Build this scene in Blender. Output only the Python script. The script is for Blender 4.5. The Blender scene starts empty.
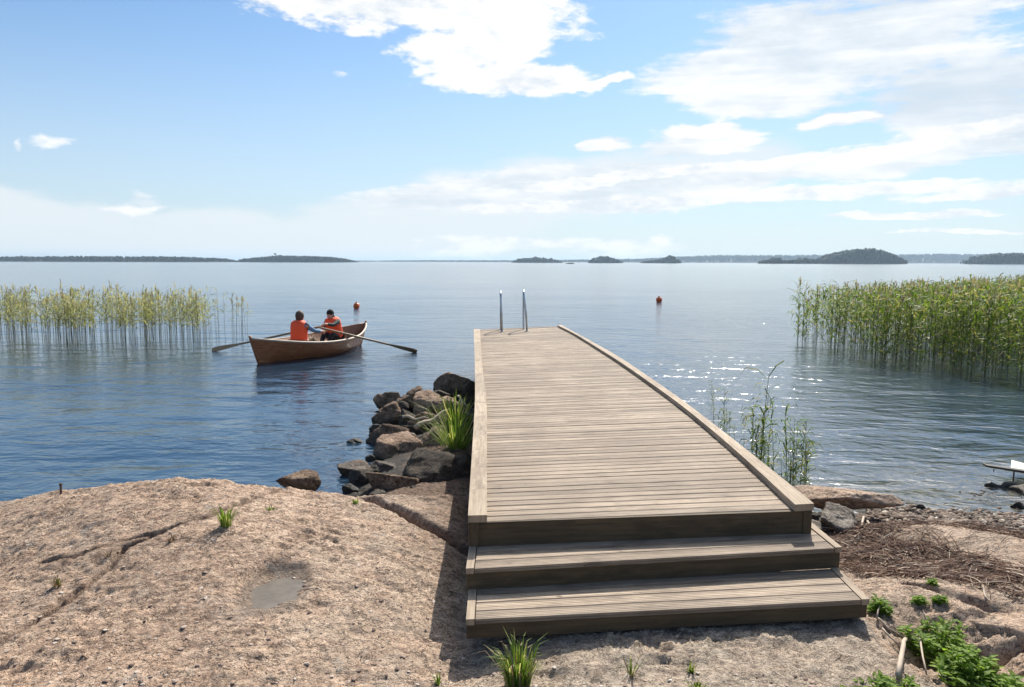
import bpy, bmesh, math, random
import numpy as np
from mathutils import Vector, Matrix, noise as mnoise

random.seed(7)
rng = np.random.default_rng(11)
sc = bpy.context.scene
COL = sc.collection
rad = math.radians

# ------------------------------------------------------------------ camera
F = 740.0
EYE = 2.3
PITCH = 6.32
ROLL = 0.15
cam_d = bpy.data.cameras.new('camera')
cam = bpy.data.objects.new('camera', cam_d)
COL.objects.link(cam)
sc.camera = cam
cam_d.sensor_width = 36.0
cam_d.lens = F * 36.0 / 1024.0
cam_d.clip_start = 0.05
cam_d.clip_end = 30000
RM = Matrix.Rotation(rad(90 - PITCH), 4, 'X') @ Matrix.Rotation(rad(ROLL), 4, 'Z')
cam.matrix_world = Matrix.Translation((0, 0, EYE)) @ RM
R3 = RM.to_3x3()


def ray(px, py):
    return (R3 @ Vector(((px - 512) / F, -(py - 343.5) / F, -1.0)))


def bp(px, py, z=0.0):
    """Photo direction (px, py) met with the level plane z."""
    d = ray(px, py)
    t = (z - EYE) / d.z
    return Vector((d.x * t, d.y * t, z))


def bd(px, py, dist):
    """Photo direction at a given distance along +y."""
    d = ray(px, py)
    t = dist / d.y
    return Vector((d.x * t, dist, EYE + d.z * t))


def proj(p):
    q = R3.transposed() @ (Vector(p) - Vector((0, 0, EYE)))
    return (512 + F * q.x / -q.z, 343.5 - F * q.y / -q.z)


# ------------------------------------------------------------------ light
SUN_EL, SUN_AZ = 42.0, 19.0
sc.view_settings.view_transform = 'Standard'
sc.view_settings.look = 'None'
sc.view_settings.exposure = 0.45
sc.view_settings.gamma = 1.0
sc.view_settings.use_curve_mapping = False
sc.cycles.use_denoising = True
sc.cycles.volume_bounces = 0
sc.cycles.max_bounces = 8

sun_d = bpy.data.lights.new('sun', 'SUN')
sun_d.energy = 5.0
sun_d.angle = rad(0.5)
sun_d.color = (1.0, 0.94, 0.84)
sun = bpy.data.objects.new('sun', sun_d)
COL.objects.link(sun)
sv = Vector((math.sin(rad(SUN_AZ)) * math.cos(rad(SUN_EL)), math.cos(rad(SUN_AZ)) * math.cos(rad(SUN_EL)), math.sin(rad(SUN_EL))))
sun.rotation_euler = (-sv).to_track_quat('-Z', 'Y').to_euler()
sun.location = sv * 60


# expression helper for node trees
class X:
    nt = None

    def __init__(self, s):
        self.s = s

    @staticmethod
    def m(op, *a, clamp=False):
        n = X.nt.nodes.new('ShaderNodeMath')
        n.operation = op
        n.use_clamp = clamp
        for i, v in enumerate(a):
            if isinstance(v, X):
                X.nt.links.new(v.s, n.inputs[i])
            else:
                n.inputs[i].default_value = float(v)
        return X(n.outputs[0])

    def __add__(s, o): return X.m('ADD', s, o)
    __radd__ = __add__
    def __sub__(s, o): return X.m('SUBTRACT', s, o)
    def __rsub__(s, o): return X.m('SUBTRACT', o, s)
    def __mul__(s, o): return X.m('MULTIPLY', s, o)
    __rmul__ = __mul__
    def __truediv__(s, o): return X.m('DIVIDE', s, o)
    def max(s, o): return X.m('MAXIMUM', s, o)
    def min(s, o): return X.m('MINIMUM', s, o)


def xsm(v, a, b, c=0.0, d=1.0):
    n = X.nt.nodes.new('ShaderNodeMapRange')
    n.interpolation_type = 'SMOOTHSTEP'
    X.nt.links.new(v.s, n.inputs[0])
    for i, k in enumerate((a, b, c, d)):
        n.inputs[i + 1].default_value = k
    return X(n.outputs[0])


def xcomb(x, y, z=0.0):
    n = X.nt.nodes.new('ShaderNodeCombineXYZ')
    for i, v in enumerate((x, y, z)):
        if isinstance(v, X):
            X.nt.links.new(v.s, n.inputs[i])
        else:
            n.inputs[i].default_value = v
    return n.outputs[0]


def xnoise(vec, scale, detail=4, rough=0.5, dist=0.0, col=False):
    n = X.nt.nodes.new('ShaderNodeTexNoise')
    n.inputs['Scale'].default_value = scale
    n.inputs['Detail'].default_value = detail
    n.inputs['Roughness'].default_value = rough
    n.inputs['Distortion'].default_value = dist
    X.nt.links.new(vec, n.inputs['Vector'])
    return X(n.outputs[1 if col else 0])


def xmix(f, a, b, blend='MIX'):
    n = X.nt.nodes.new('ShaderNodeMix')
    n.data_type = 'RGBA'
    n.blend_type = blend
    if isinstance(f, X):
        X.nt.links.new(f.s, n.inputs[0])
    else:
        n.inputs[0].default_value = f
    for i, v in ((6, a), (7, b)):
        if isinstance(v, X):
            X.nt.links.new(v.s, n.inputs[i])
        else:
            n.inputs[i].default_value = (*v, 1)
    return X(n.outputs[2])


world = bpy.data.worlds.new('World')
sc.world = world
world.use_nodes = True
X.nt = world.node_tree
bg = X.nt.nodes['Background']
sky = X.nt.nodes.new('ShaderNodeTexSky')
sky.sky_type = 'NISHITA'
sky.sun_disc = False
sky.sun_elevation = rad(SUN_EL)
sky.sun_rotation = rad(SUN_AZ)
sky.air_density = 1.0
sky.dust_density = 0.35
sky.ozone_density = 2.0
tc = X.nt.nodes.new('ShaderNodeTexCoord')
sep = X.nt.nodes.new('ShaderNodeSeparateXYZ')
X.nt.links.new(tc.outputs['Generated'], sep.inputs[0])
gx, gy, gz = (X(sep.outputs[i]) for i in range(3))
AZ = X.m('ARCTAN2', gx, gy)
EL = X.m('ARCSINE', gz)


def sky_ang(px, py):
    d = ray(px, py).normalized()
    return math.atan2(d.x, d.y), math.asin(d.z)


# domain-warped coordinates so that cloud edges are ragged
vbase = xcomb(AZ, EL * 1.7, 0.0)
w1 = xnoise(vbase, 6.0, 5, 0.6, 0, False) - 0.5
w2 = xnoise(xcomb(AZ * 1.0, EL * 1.7, 3.7), 6.0, 5, 0.6) - 0.5
AZw = AZ + w1 * 0.10
ELw = EL + w2 * 0.045
fine = xnoise(xcomb(AZ, EL * 2.4, 1.3), 22.0, 8, 0.62)
streak = xnoise(xcomb(AZ * 0.8 + EL * 0.25, EL * 7.0, 5.1), 7.0, 8, 0.62, 0.4)
bulk = xnoise(xcomb(AZ, EL * 3.0, 9.1), 3.5, 6, 0.55)


def cloud(px, py, rx, ry, rot=0.0, warp=True):
    a0, e0 = sky_ang(px, py)
    a1, _ = sky_ang(px + rx, py)
    _, e1 = sky_ang(px, py - ry)
    ra, re = abs(a1 - a0), abs(e1 - e0)
    ca, sa = math.cos(rad(rot)), math.sin(rad(rot))
    A = (AZw if warp else AZ) - a0
    Bq = (ELw if warp else EL) - e0
    p = (A * ca + Bq * sa) * (1 / ra)
    q = (Bq * ca - A * sa) * (1 / re)
    return 1.0 - (p * p + q * q)


def union(lst):
    r = lst[0]
    for c in lst[1:]:
        r = X.m('SMOOTH_MAX', r, c, 0.35)
    return r


cumulus = union([
    cloud(400, 5, 150, 30), cloud(505, 22, 78, 36), cloud(505, 76, 95, 20, 0), cloud(580, 82, 52, 6, 6),
    cloud(470, 48, 70, 22),
])
cum_m = xsm(cumulus + (fine - 0.5) * 2.6, -0.15, 0.45)
puffs = union([cloud(132, 199, 22, 9), cloud(55, 142, 26, 7), cloud(22, 146, 5, 8), cloud(345, 72, 12, 5), cloud(125, 205, 34, 7),
               cloud(600, 247, 80, 11), cloud(480, 246, 70, 11), cloud(657, 240, 18, 7), cloud(540, 244, 60, 9)])
puf_m = xsm(puffs + (fine - 0.5) * 3.6, -0.1, 1.2)
cirrus = union([
    cloud(850, 40, 190, 66, 4), cloud(745, 84, 120, 34, -4), cloud(975, 90, 130, 56), cloud(700, 140, 75, 18, 4),
    cloud(600, 143, 26, 9), cloud(925, 152, 150, 22, 9), cloud(1060, 125, 120, 24, 8), cloud(760, 172, 140, 16, 6), cloud(600, 182, 200, 19, 3), cloud(470, 196, 120, 18, 4),
    cloud(838, 119, 44, 8, 4),
])
cir_m = xsm(cirrus + (fine - 0.5) * 1.6 + (streak - 0.5) * 1.9, -0.15, 0.50)
streaks = union([cloud(760, 196, 340, 9, 1.5), cloud(905, 213, 110, 5, 0), cloud(560, 206, 160, 8, 0), cloud(960, 229, 90, 3, 0),
                 cloud(1000, 190, 120, 8, 2), cloud(905, 148, 130, 11, 9), cloud(1010, 128, 90, 12, 6), cloud(690, 132, 70, 9, 3), cloud(640, 178, 150, 7, 4), cloud(750, 163, 110, 6, 6), cloud(835, 119, 40, 6, 5), cloud(597, 143, 24, 7, 0)])
str_m = xsm(streaks + (streak - 0.5) * 2.6 + (fine - 0.5) * 1.2, -0.05, 0.6)
veil = union([cloud(30, 228, 170, 42), cloud(230, 240, 220, 38), cloud(420, 225, 190, 40, 6), cloud(560, 195, 260, 40, 8), cloud(0, 208, 90, 20)])
vei_m = xsm(veil + (bulk - 0.5) * 1.8 + (streak - 0.5) * 0.5 + (fine - 0.5) * 0.5, -0.12, 0.55) * 0.80
# rest of the dome: scattered cloud above and behind
high = xsm(EL, rad(26), rad(36))
back = xsm(X.m('ABSOLUTE', AZ), rad(44), rad(60))
gen = xsm(bulk + (fine - 0.5) * 0.3, 0.44, 0.62) * (high.max(back)) * xsm(AZ, -1.0, 0.1, 0.35, 1.0) * xsm(X.m('ABSOLUTE', AZ), 1.2, 2.0, 1.0, 0.35)

CS = 10.0   # cloud radiance scale (background strength is 0.1)
shade = xsm(bulk * 0.45 + streak * 0.35 + fine * 0.20, 0.40, 0.60)
ccol = xmix(shade, tuple(c * CS for c in (0.68, 0.76, 0.83)), tuple(c * CS for c in (0.97, 0.98, 0.99)))
# grey-blue underside of the large sheet
under = xsm(cloud(960, 100, 210, 34), 0.0, 1.0) * 0.5
ccol_c = xmix(under, ccol, tuple(c * CS for c in (0.60, 0.70, 0.80)))
white = xmix(xsm(fine * 0.6 + bulk * 0.4, 0.36, 0.52), tuple(c * CS for c in (0.74, 0.80, 0.86)), tuple(c * CS for c in (0.97, 0.975, 0.98)))
tint = xmix(1.0, X(sky.outputs[0]), (0.92, 1.10, 1.22), 'MULTIPLY')
# pale air near the horizon
hz = xsm(EL, rad(0.0), rad(19), 1.0, 0.0)
hcol = tuple(c * CS for c in (0.60, 0.69, 0.78))
base = xmix(hz * 0.70, tint, hcol)
c = xmix(vei_m, base, tuple(c_ * CS for c_ in (0.80, 0.85, 0.88)))
c = xmix(gen * 0.8, c, ccol)
# bright glow added round the sun, above the view, to lighten the water
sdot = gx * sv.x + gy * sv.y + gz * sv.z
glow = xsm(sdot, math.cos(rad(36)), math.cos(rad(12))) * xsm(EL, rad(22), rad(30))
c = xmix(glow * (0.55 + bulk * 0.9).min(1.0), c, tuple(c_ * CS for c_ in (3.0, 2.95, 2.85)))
c = xmix(cir_m * 0.95, c, ccol_c)
c = xmix(str_m * 0.92, c, white)
c = xmix(cum_m, c, white)
c = xmix(puf_m * 0.95, c, white)
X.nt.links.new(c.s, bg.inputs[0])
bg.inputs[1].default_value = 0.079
world.cycles.sampling_method = 'MANUAL'
world.cycles.sample_map_resolution = 1024


# ------------------------------------------------------------------ materials
def mat(name):
    m = bpy.data.materials.new(name)
    m.use_nodes = True
    X.nt = m.node_tree
    b = m.node_tree.nodes['Principled BSDF']
    return m, b


def setin(b, name, v):
    s = b.inputs[name]
    if isinstance(v, X):
        X.nt.links.new(v.s, s)
    elif isinstance(v, tuple) and len(v) == 3:
        s.default_value = (*v, 1)
    else:
        s.default_value = v


def bump(b, h, strength=0.5, dist=0.02, prev=None):
    n = X.nt.nodes.new('ShaderNodeBump')
    n.inputs['Strength'].default_value = strength
    n.inputs['Distance'].default_value = dist
    X.nt.links.new(h.s, n.inputs['Height'])
    if prev is not None:
        X.nt.links.new(prev, n.inputs['Normal'])
    X.nt.links.new(n.outputs[0], b.inputs['Normal'])
    return n.outputs[0]


def gpos():
    g = X.nt.nodes.new('ShaderNodeNewGeometry')
    return g.outputs['Position']


def opos():
    g = X.nt.nodes.new('ShaderNodeTexCoord')
    return g.outputs['Object']


def vmul(v, s):
    n = X.nt.nodes.new('ShaderNodeVectorMath')
    n.operation = 'MULTIPLY'
    X.nt.links.new(v, n.inputs[0])
    n.inputs[1].default_value = s
    return n.outputs[0]


def island():
    g = X.nt.nodes.new('ShaderNodeNewGeometry')
    return X(g.outputs['Random Per Island'])


def sepxyz(v):
    n = X.nt.nodes.new('ShaderNodeSeparateXYZ')
    X.nt.links.new(v, n.inputs[0])
    return [X(o) for o in n.outputs]


def ramp(v, stops):
    n = X.nt.nodes.new('ShaderNodeValToRGB')
    X.nt.links.new(v.s, n.inputs[0])
    e = n.color_ramp.elements
    e[0].position, e[0].color = stops[0][0], (*stops[0][1], 1)
    e[1].position, e[1].color = stops[-1][0], (*stops[-1][1], 1)
    for p, c_ in stops[1:-1]:
        k = e.new(p)
        k.color = (*c_, 1)
    return X(n.outputs[0])


def plain(name, col, rough=0.6, metal=0.0, var=0.0, scale=20):
    m, b = mat(name)
    if var:
        n = xnoise(opos(), scale, 4, 0.6)
        setin(b, 'Base Color', xmix(n, tuple(x * (1 - var) for x in col), tuple(min(1, x * (1 + var)) for x in col)))
    else:
        setin(b, 'Base Color', col)
    setin(b, 'Roughness', rough)
    setin(b, 'Metallic', metal)
    return m


def m_water():
    m, b = mat('lake_water')
    p = gpos()
    px_, py_, _ = sepxyz(p)
    # long soft swell, wind ripples and fine chop, all slightly longer across the wind
    v = xcomb(px_ * 0.55 + py_ * 0.12, py_ * 1.0, 0.0)
    n1 = xnoise(v, 0.55, 2, 0.5, 0.6)
    n2 = xnoise(v, 2.1, 3, 0.55, 0.5)
    n3 = xnoise(xcomb(px_ * 0.75, py_, 4.0), 6.5, 3, 0.6, 0.3)
    calm = xsm(xnoise(xcomb(px_ * 0.35, py_, 0.0), 0.10, 3, 0.5), 0.38, 0.62, 0.55, 1.15)
    far = xsm(py_, 18.0, 90.0, 1.0, 0.30)
    h = (n1 * 0.10 + (n2 * 0.060 + n3 * 0.015) * calm) * far
    bump(b, h, 1.0, 1.0)
    # shallow, stony water close to the right bank
    sh = xsm(py_ - px_ * 0.35, 7.4, 5.4) * xsm(px_, 1.5, 3.0)
    st = ramp(xnoise(p, 9.0, 5, 0.6), [(0.35, (0.02, 0.025, 0.02)), (0.6, (0.16, 0.14, 0.10))])
    setin(b, 'Base Color', xmix(sh * 0.8, (0.009, 0.030, 0.056), st))
    setin(b, 'Roughness', 0.13)
    setin(b, 'IOR', 1.8)
    return m


def m_rock(name, tones, attr=False, wet=False):
    m, b = mat(name)
    p = gpos() if attr else opos()
    big = xnoise(p, 1.6, 5, 0.6)
    mid = xnoise(p, 9.0, 6, 0.65)
    sm = xnoise(p, 60.0, 6, 0.7)
    tiny = xnoise(p, 260.0, 3, 0.6)
    c_ = ramp(mid * 0.55 + big * 0.45, [(0.33, tones[0]), (0.50, tones[1]), (0.66, tones[2])])
    c_ = xmix(xsm(sm, 0.35, 0.7) * 0.4, c_, tones[3], 'MIX')
    gr = xnoise(vmul(p, (0.7, 1.2, 1.0)), 38.0, 5, 0.7, 0.3)
    c_ = xmix(xsm(gr, 0.50, 0.68) * 0.6, c_, tuple(min(1, v * 1.25) for v in tones[2]))
    c_ = xmix(xsm(gr, 0.47, 0.32) * 0.70, c_, tuple(v * 0.62 for v in tones[0]))
    g2 = xnoise(vmul(p, (0.55, 1.0, 1.0)), 17.0, 5, 0.72, 0.6)
    sm_p = xsm(xnoise(p, 1.9, 4, 0.6), 0.42, 0.56, 1.0, 0.15)
    c_ = xmix(xsm(g2, 0.455, 0.415) * sm_p * 0.62, c_, tuple(v * 0.78 for v in tones[0]))
    c_ = xmix(xsm(g2, 0.56, 0.60) * 0.50, c_, tuple(min(1, v * 1.15) for v in tones[2]))
    g3 = xnoise(vmul(p, (0.5, 1.1, 1.0)), 36.0, 3, 0.6, 1.0)
    c_ = xmix(xsm(g3, 0.39, 0.36) * sm_p * sm_p * 0.55, c_, tuple(v * 0.45 for v in tones[0]))
    lines = None
    for sc_, w_, off_ in ((5.0, 0.010, 0.0), (11.0, 0.014, 4.0), (24.0, 0.022, 9.0)):
        nn_ = xnoise(vmul(p, (0.45, 1.0, 1.0)), sc_, 4, 0.6, 0.8)
        mk = xsm(xnoise(vmul(p, (0.8, 1.0, 1.0)), sc_ * 0.7 + off_, 3, 0.6), 0.46, 0.52)
        ln = xsm(X.m('ABSOLUTE', nn_ - 0.5), 0.0, w_, 1.0, 0.0) * mk
        lines = ln if lines is None else lines.max(ln)
    c_ = xmix(lines * 0.85, c_, tuple(v * 0.30 for v in tones[0]))
    # lichen: pale specks and grey patches
    li = xsm(xnoise(p, 5.0, 6, 0.7, 0.5), 0.60, 0.68)
    c_ = xmix(li * 0.6, c_, (0.36, 0.335, 0.30))
    gl = xsm(xnoise(vmul(p, (1, 1, 1)), 2.6, 7, 0.75, 0.3), 0.54, 0.62)
    c_ = xmix(gl * 0.35, c_, (0.235, 0.205, 0.18))
    ws = xsm(xnoise(p, 24.0, 4, 0.6), 0.70, 0.75)
    c_ = xmix(ws * 0.7, c_, (0.60, 0.56, 0.52))
    ds = xsm(xnoise(p, 34.0, 5, 0.7), 0.34, 0.27)
    c_ = xmix(ds * 0.65, c_, (0.06, 0.045, 0.035))
    if attr:
        a = X.nt.nodes.new('ShaderNodeAttribute')
        a.attribute_name = 'zone'
        zr, zg, zb = sepxyz(a.outputs['Vector'])
        soil = ramp(xnoise(p, 30, 6, 0.7), [(0.35, (0.045, 0.026, 0.016)), (0.62, (0.20, 0.12, 0.075))])
        grey = ramp(xnoise(p, 14, 6, 0.7), [(0.35, (0.17, 0.135, 0.10)), (0.62, (0.44, 0.37, 0.29))])
        c_ = xmix(zb, c_, grey)
        c_ = xmix(zr, c_, soil)
        c_ = xmix(zg, c_, (0.03, 0.026, 0.02))
    if wet:
        _, _, zz = sepxyz(gpos())
        wm = xsm(zz + (mid - 0.5) * 0.25, 0.03, 0.20, 1.0, 0.0)
        c_ = xmix(wm * 0.8, c_, (0.030, 0.027, 0.022))
        setin(b, 'Roughness', xsm(wm, 0, 1, 0.88, 0.6))
        b.inputs['Specular IOR Level'].default_value = 0.3
    else:
        setin(b, 'Roughness', 0.88)
    setin(b, 'Base Color', c_)
    def ledge(n_, k, w):
        q = n_ * k
        t = X.m('FRACT', q)
        return (q - t + xsm(t, 0.0, w)) * (1.0 / k)
    wv_ = xnoise(p, 7.0, 6, 0.62, 0.4)
    wf_ = xnoise(vmul(p, (0.8, 1.2, 1.0)), 26.0, 5, 0.62, 0.5)
    lf = ledge(wf_, 9.0, 0.30)
    h = ledge(wv_, 14.0, 0.25) * 0.05 + lf * 0.016 + sm * 0.004 + tiny * 0.0010 - lines * 0.008
    # darker tone along the rise of the little ledges
    ed = xsm(X.m('FRACT', wv_ * 14.0), 0.30, 0.0) * xsm(sm, 0.35, 0.6)
    c_ = xmix(ed * 0.55, c_, tuple(v * 0.35 for v in tones[0]))
    ed2 = xsm(X.m('FRACT', wf_ * 9.0), 0.30, 0.0)
    c_ = xmix(ed2 * 0.35, c_, tuple(v * 0.45 for v in tones[0]))
    setin(b, 'Base Color', c_)
    bump(b, h, 1.0, 1.0)
    return m


def m_wood(name, light, dark, per_board=0.30, grooves=True, rough=0.8):
    """Weathered boards; UV u runs along the board, v across, in metres."""
    m, b = mat(name)
    uv = X.nt.nodes.new('ShaderNodeUVMap')
    uv.uv_map = 'UVMap'
    u, v, _ = sepxyz(uv.outputs[0])
    isl = island()
    off = isl * 37.0
    vec = xcomb(u * 1.0 + off, v * 16.0 + off, 0.0)
    g1 = xnoise(vec, 3.0, 6, 0.6, 0.3)
    g2 = xnoise(xcomb(u * 4 + off, v * 90.0, 0.0), 3.0, 4, 0.6)
    blot = xnoise(xcomb(u * 1.0 + off, v * 3, 2.0), 3.0, 4, 0.6)
    c_ = xmix(xsm(g1, 0.3, 0.7), dark, light)
    c_ = xmix(xsm(g2, 0.35, 0.75) * 0.35, c_, tuple(x * 1.25 for x in light))
    c_ = xmix(xsm(blot, 0.50, 0.68) * 0.6, c_, tuple(x * 0.62 for x in dark))
    kn = xsm(xnoise(xcomb(u * 3.2 + off, v * 9.0, 5.0), 3.0, 2, 0.5), 0.70, 0.76)
    c_ = xmix(kn * 0.7, c_, (0.09, 0.055, 0.03))
    br = xsm(isl, 0.0, 1.0, 1.0 - per_board, 1.0 + per_board * 0.7)
    hs = X.nt.nodes.new('ShaderNodeHueSaturation')
    X.nt.links.new(c_.s, hs.inputs['Color'])
    X.nt.links.new(br.s, hs.inputs['Value'])
    c_ = X(hs.outputs[0])
    h = g1 * 0.002 + g2 * 0.0012
    if grooves:
        eg = xsm(X.m('ABSOLUTE', v - 0.039), 0.026, 0.040) * xsm(xnoise(xcomb(u * 1.3 + off, v * 2.0, 8.0), 2.0, 4, 0.6), 0.36, 0.62, 0.25, 1.0)
        c_ = xmix(eg * 0.8, c_, tuple(x * 0.35 for x in dark))
    if grooves:
        w = X.m('SINE', v * (2 * math.pi / 0.017))
        gv = xsm(w, -1.0, -0.2)
        h = h + gv * 0.004
        c_ = xmix(xsm(w, -0.4, -1.0) * 0.45, c_, tuple(x * 0.35 for x in dark))
    pp = gpos()
    wth = xnoise(vmul(pp, (0.9, 0.5, 1.0)), 1.4, 6, 0.65)
    c_ = xmix(xsm(wth, 0.42, 0.60) * 0.35, c_, tuple(x * 0.78 for x in dark))
    c_ = xmix(xsm(wth, 0.40, 0.28) * 0.30, c_, tuple(min(1, x * 1.15) for x in light))
    setin(b, 'Base Color', c_)
    setin(b, 'Roughness', rough)
    bump(b, h, 0.9, 1.0)
    return m


def m_leaf(name, a, bcol, trans=0.45, tip=None):
    m, b = mat(name)
    isl = island()
    oi = X.nt.nodes.new('ShaderNodeObjectInfo')
    r = X.m('FRACT', isl * 3.3 + X(oi.outputs['Random']))
    c_ = xmix(r, a, bcol)
    if tip:
        c_ = xmix(xsm(X.m('FRACT', r * 7.13), 0.80, 0.88), c_, tip)
    setin(b, 'Base Color', c_)
    setin(b, 'Roughness', 0.6)
    b.inputs['Specular IOR Level'].default_value = 0.22
    t = X.nt.nodes.new('ShaderNodeBsdfTranslucent')
    tcol = xmix(1.0, c_, (1.5, 1.6, 0.8), 'MULTIPLY')
    X.nt.links.new(tcol.s, t.inputs[0])
    mx = X.nt.nodes.new('ShaderNodeMixShader')
    mx.inputs[0].default_value = trans
    X.nt.links.new(b.outputs[0], mx.inputs[1])
    X.nt.links.new(t.outputs[0], mx.inputs[2])
    X.nt.links.new(mx.outputs[0], X.nt.nodes['Material Output'].inputs[0])
    return m


M = {}
M['water'] = m_water()
PINK = ((0.24, 0.145, 0.095), (0.42, 0.285, 0.195), (0.56, 0.42, 0.31), (0.47, 0.34, 0.245))
M['ground'] = m_rock('bedrock', PINK, attr=True)
M['boulder'] = m_rock('boulder_stone', ((0.10, 0.063, 0.04), (0.20, 0.13, 0.084), (0.34, 0.235, 0.155), (0.24, 0.16, 0.105)), wet=True)
M['boulder_pink'] = m_rock('pink_boulder_stone', ((0.18, 0.108, 0.068), (0.33, 0.215, 0.145), (0.46, 0.325, 0.23), (0.36, 0.245, 0.17)), wet=True)
M['boulder_grey'] = m_rock('grey_boulder_stone', ((0.12, 0.10, 0.082), (0.23, 0.195, 0.16), (0.38, 0.33, 0.275), (0.26, 0.22, 0.18)), wet=True)
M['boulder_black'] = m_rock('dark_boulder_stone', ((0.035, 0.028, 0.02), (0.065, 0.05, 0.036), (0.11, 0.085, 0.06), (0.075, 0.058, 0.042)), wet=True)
M['slab'] = m_rock('pink_slab_stone', PINK)
M['deck'] = m_wood('weathered_decking', (0.44, 0.345, 0.255), (0.225, 0.165, 0.115), 0.27, True)
M['rail'] = m_wood('weathered_kerb_timber', (0.41, 0.325, 0.235), (0.225, 0.165, 0.11), 0.10, False)
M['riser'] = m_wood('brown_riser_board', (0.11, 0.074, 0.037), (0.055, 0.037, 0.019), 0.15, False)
M['reed_leaf'] = m_leaf('reed_leaf', (0.055, 0.105, 0.012), (0.17, 0.225, 0.035), 0.42, (0.33, 0.28, 0.13))
M['reed_stem'] = m_leaf('reed_stem', (0.075, 0.06, 0.028), (0.20, 0.155, 0.085), 0.1)
M['reed_plume'] = m_leaf('reed_plume', (0.17, 0.13, 0.09), (0.33, 0.27, 0.20), 0.4)
M['grass'] = m_leaf('grass_blade', (0.05, 0.10, 0.016), (0.18, 0.24, 0.045), 0.42, (0.42, 0.37, 0.20))
M['weed'] = m_leaf('weed_leaf', (0.09, 0.17, 0.02), (0.24, 0.33, 0.06), 0.5)
M['dry'] = m_leaf('dry_straw', (0.10, 0.06, 0.035), (0.36, 0.26, 0.17), 0.1)
M['stick'] = plain('bleached_driftwood', (0.42, 0.34, 0.26), 0.8, 0, 0.3, 12)
M['darkwood'] = plain('dark_wet_wood', (0.045, 0.038, 0.03), 0.6, 0, 0.4, 10)
M['steel'] = plain('brushed_steel', (0.42, 0.46, 0.50), 0.32, 0.9)
M['rust'] = plain('rusty_iron', (0.11, 0.085, 0.07), 0.7, 0.4, 0.4, 40)
M['forest'] = plain('conifer_forest', (0.022, 0.036, 0.016), 0.9, 0, 0.5, 0.2)
M['islet'] = plain('island_ground', (0.10, 0.09, 0.07), 0.9, 0, 0.4, 0.05)


# ------------------------------------------------------------------ scene graph helpers
def props(o, label=None, cat=None, group=None, kind=None):
    if label: o['label'] = label
    if cat: o['category'] = cat
    if group: o['group'] = group
    if kind: o['kind'] = kind
    return o


def empty(name, loc, rz=0.0, label=None, cat=None, group=None):
    o = bpy.data.objects.new(name, None)
    COL.objects.link(o)
    o.location = loc
    o.rotation_euler = (0, 0, rz)
    o.empty_display_size = 0.1
    return props(o, label, cat, group)


def link_mesh(name, me, parent=None, loc=(0, 0, 0)):
    o = bpy.data.objects.new(name, me)
    COL.objects.link(o)
    o.location = loc
    if parent: o.parent = parent
    return o


def copy_tree(o, parent=None):
    c_ = o.copy()
    COL.objects.link(c_)
    if parent: c_.parent = parent
    for ch in o.children:
        copy_tree(ch, c_)
    return c_


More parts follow.
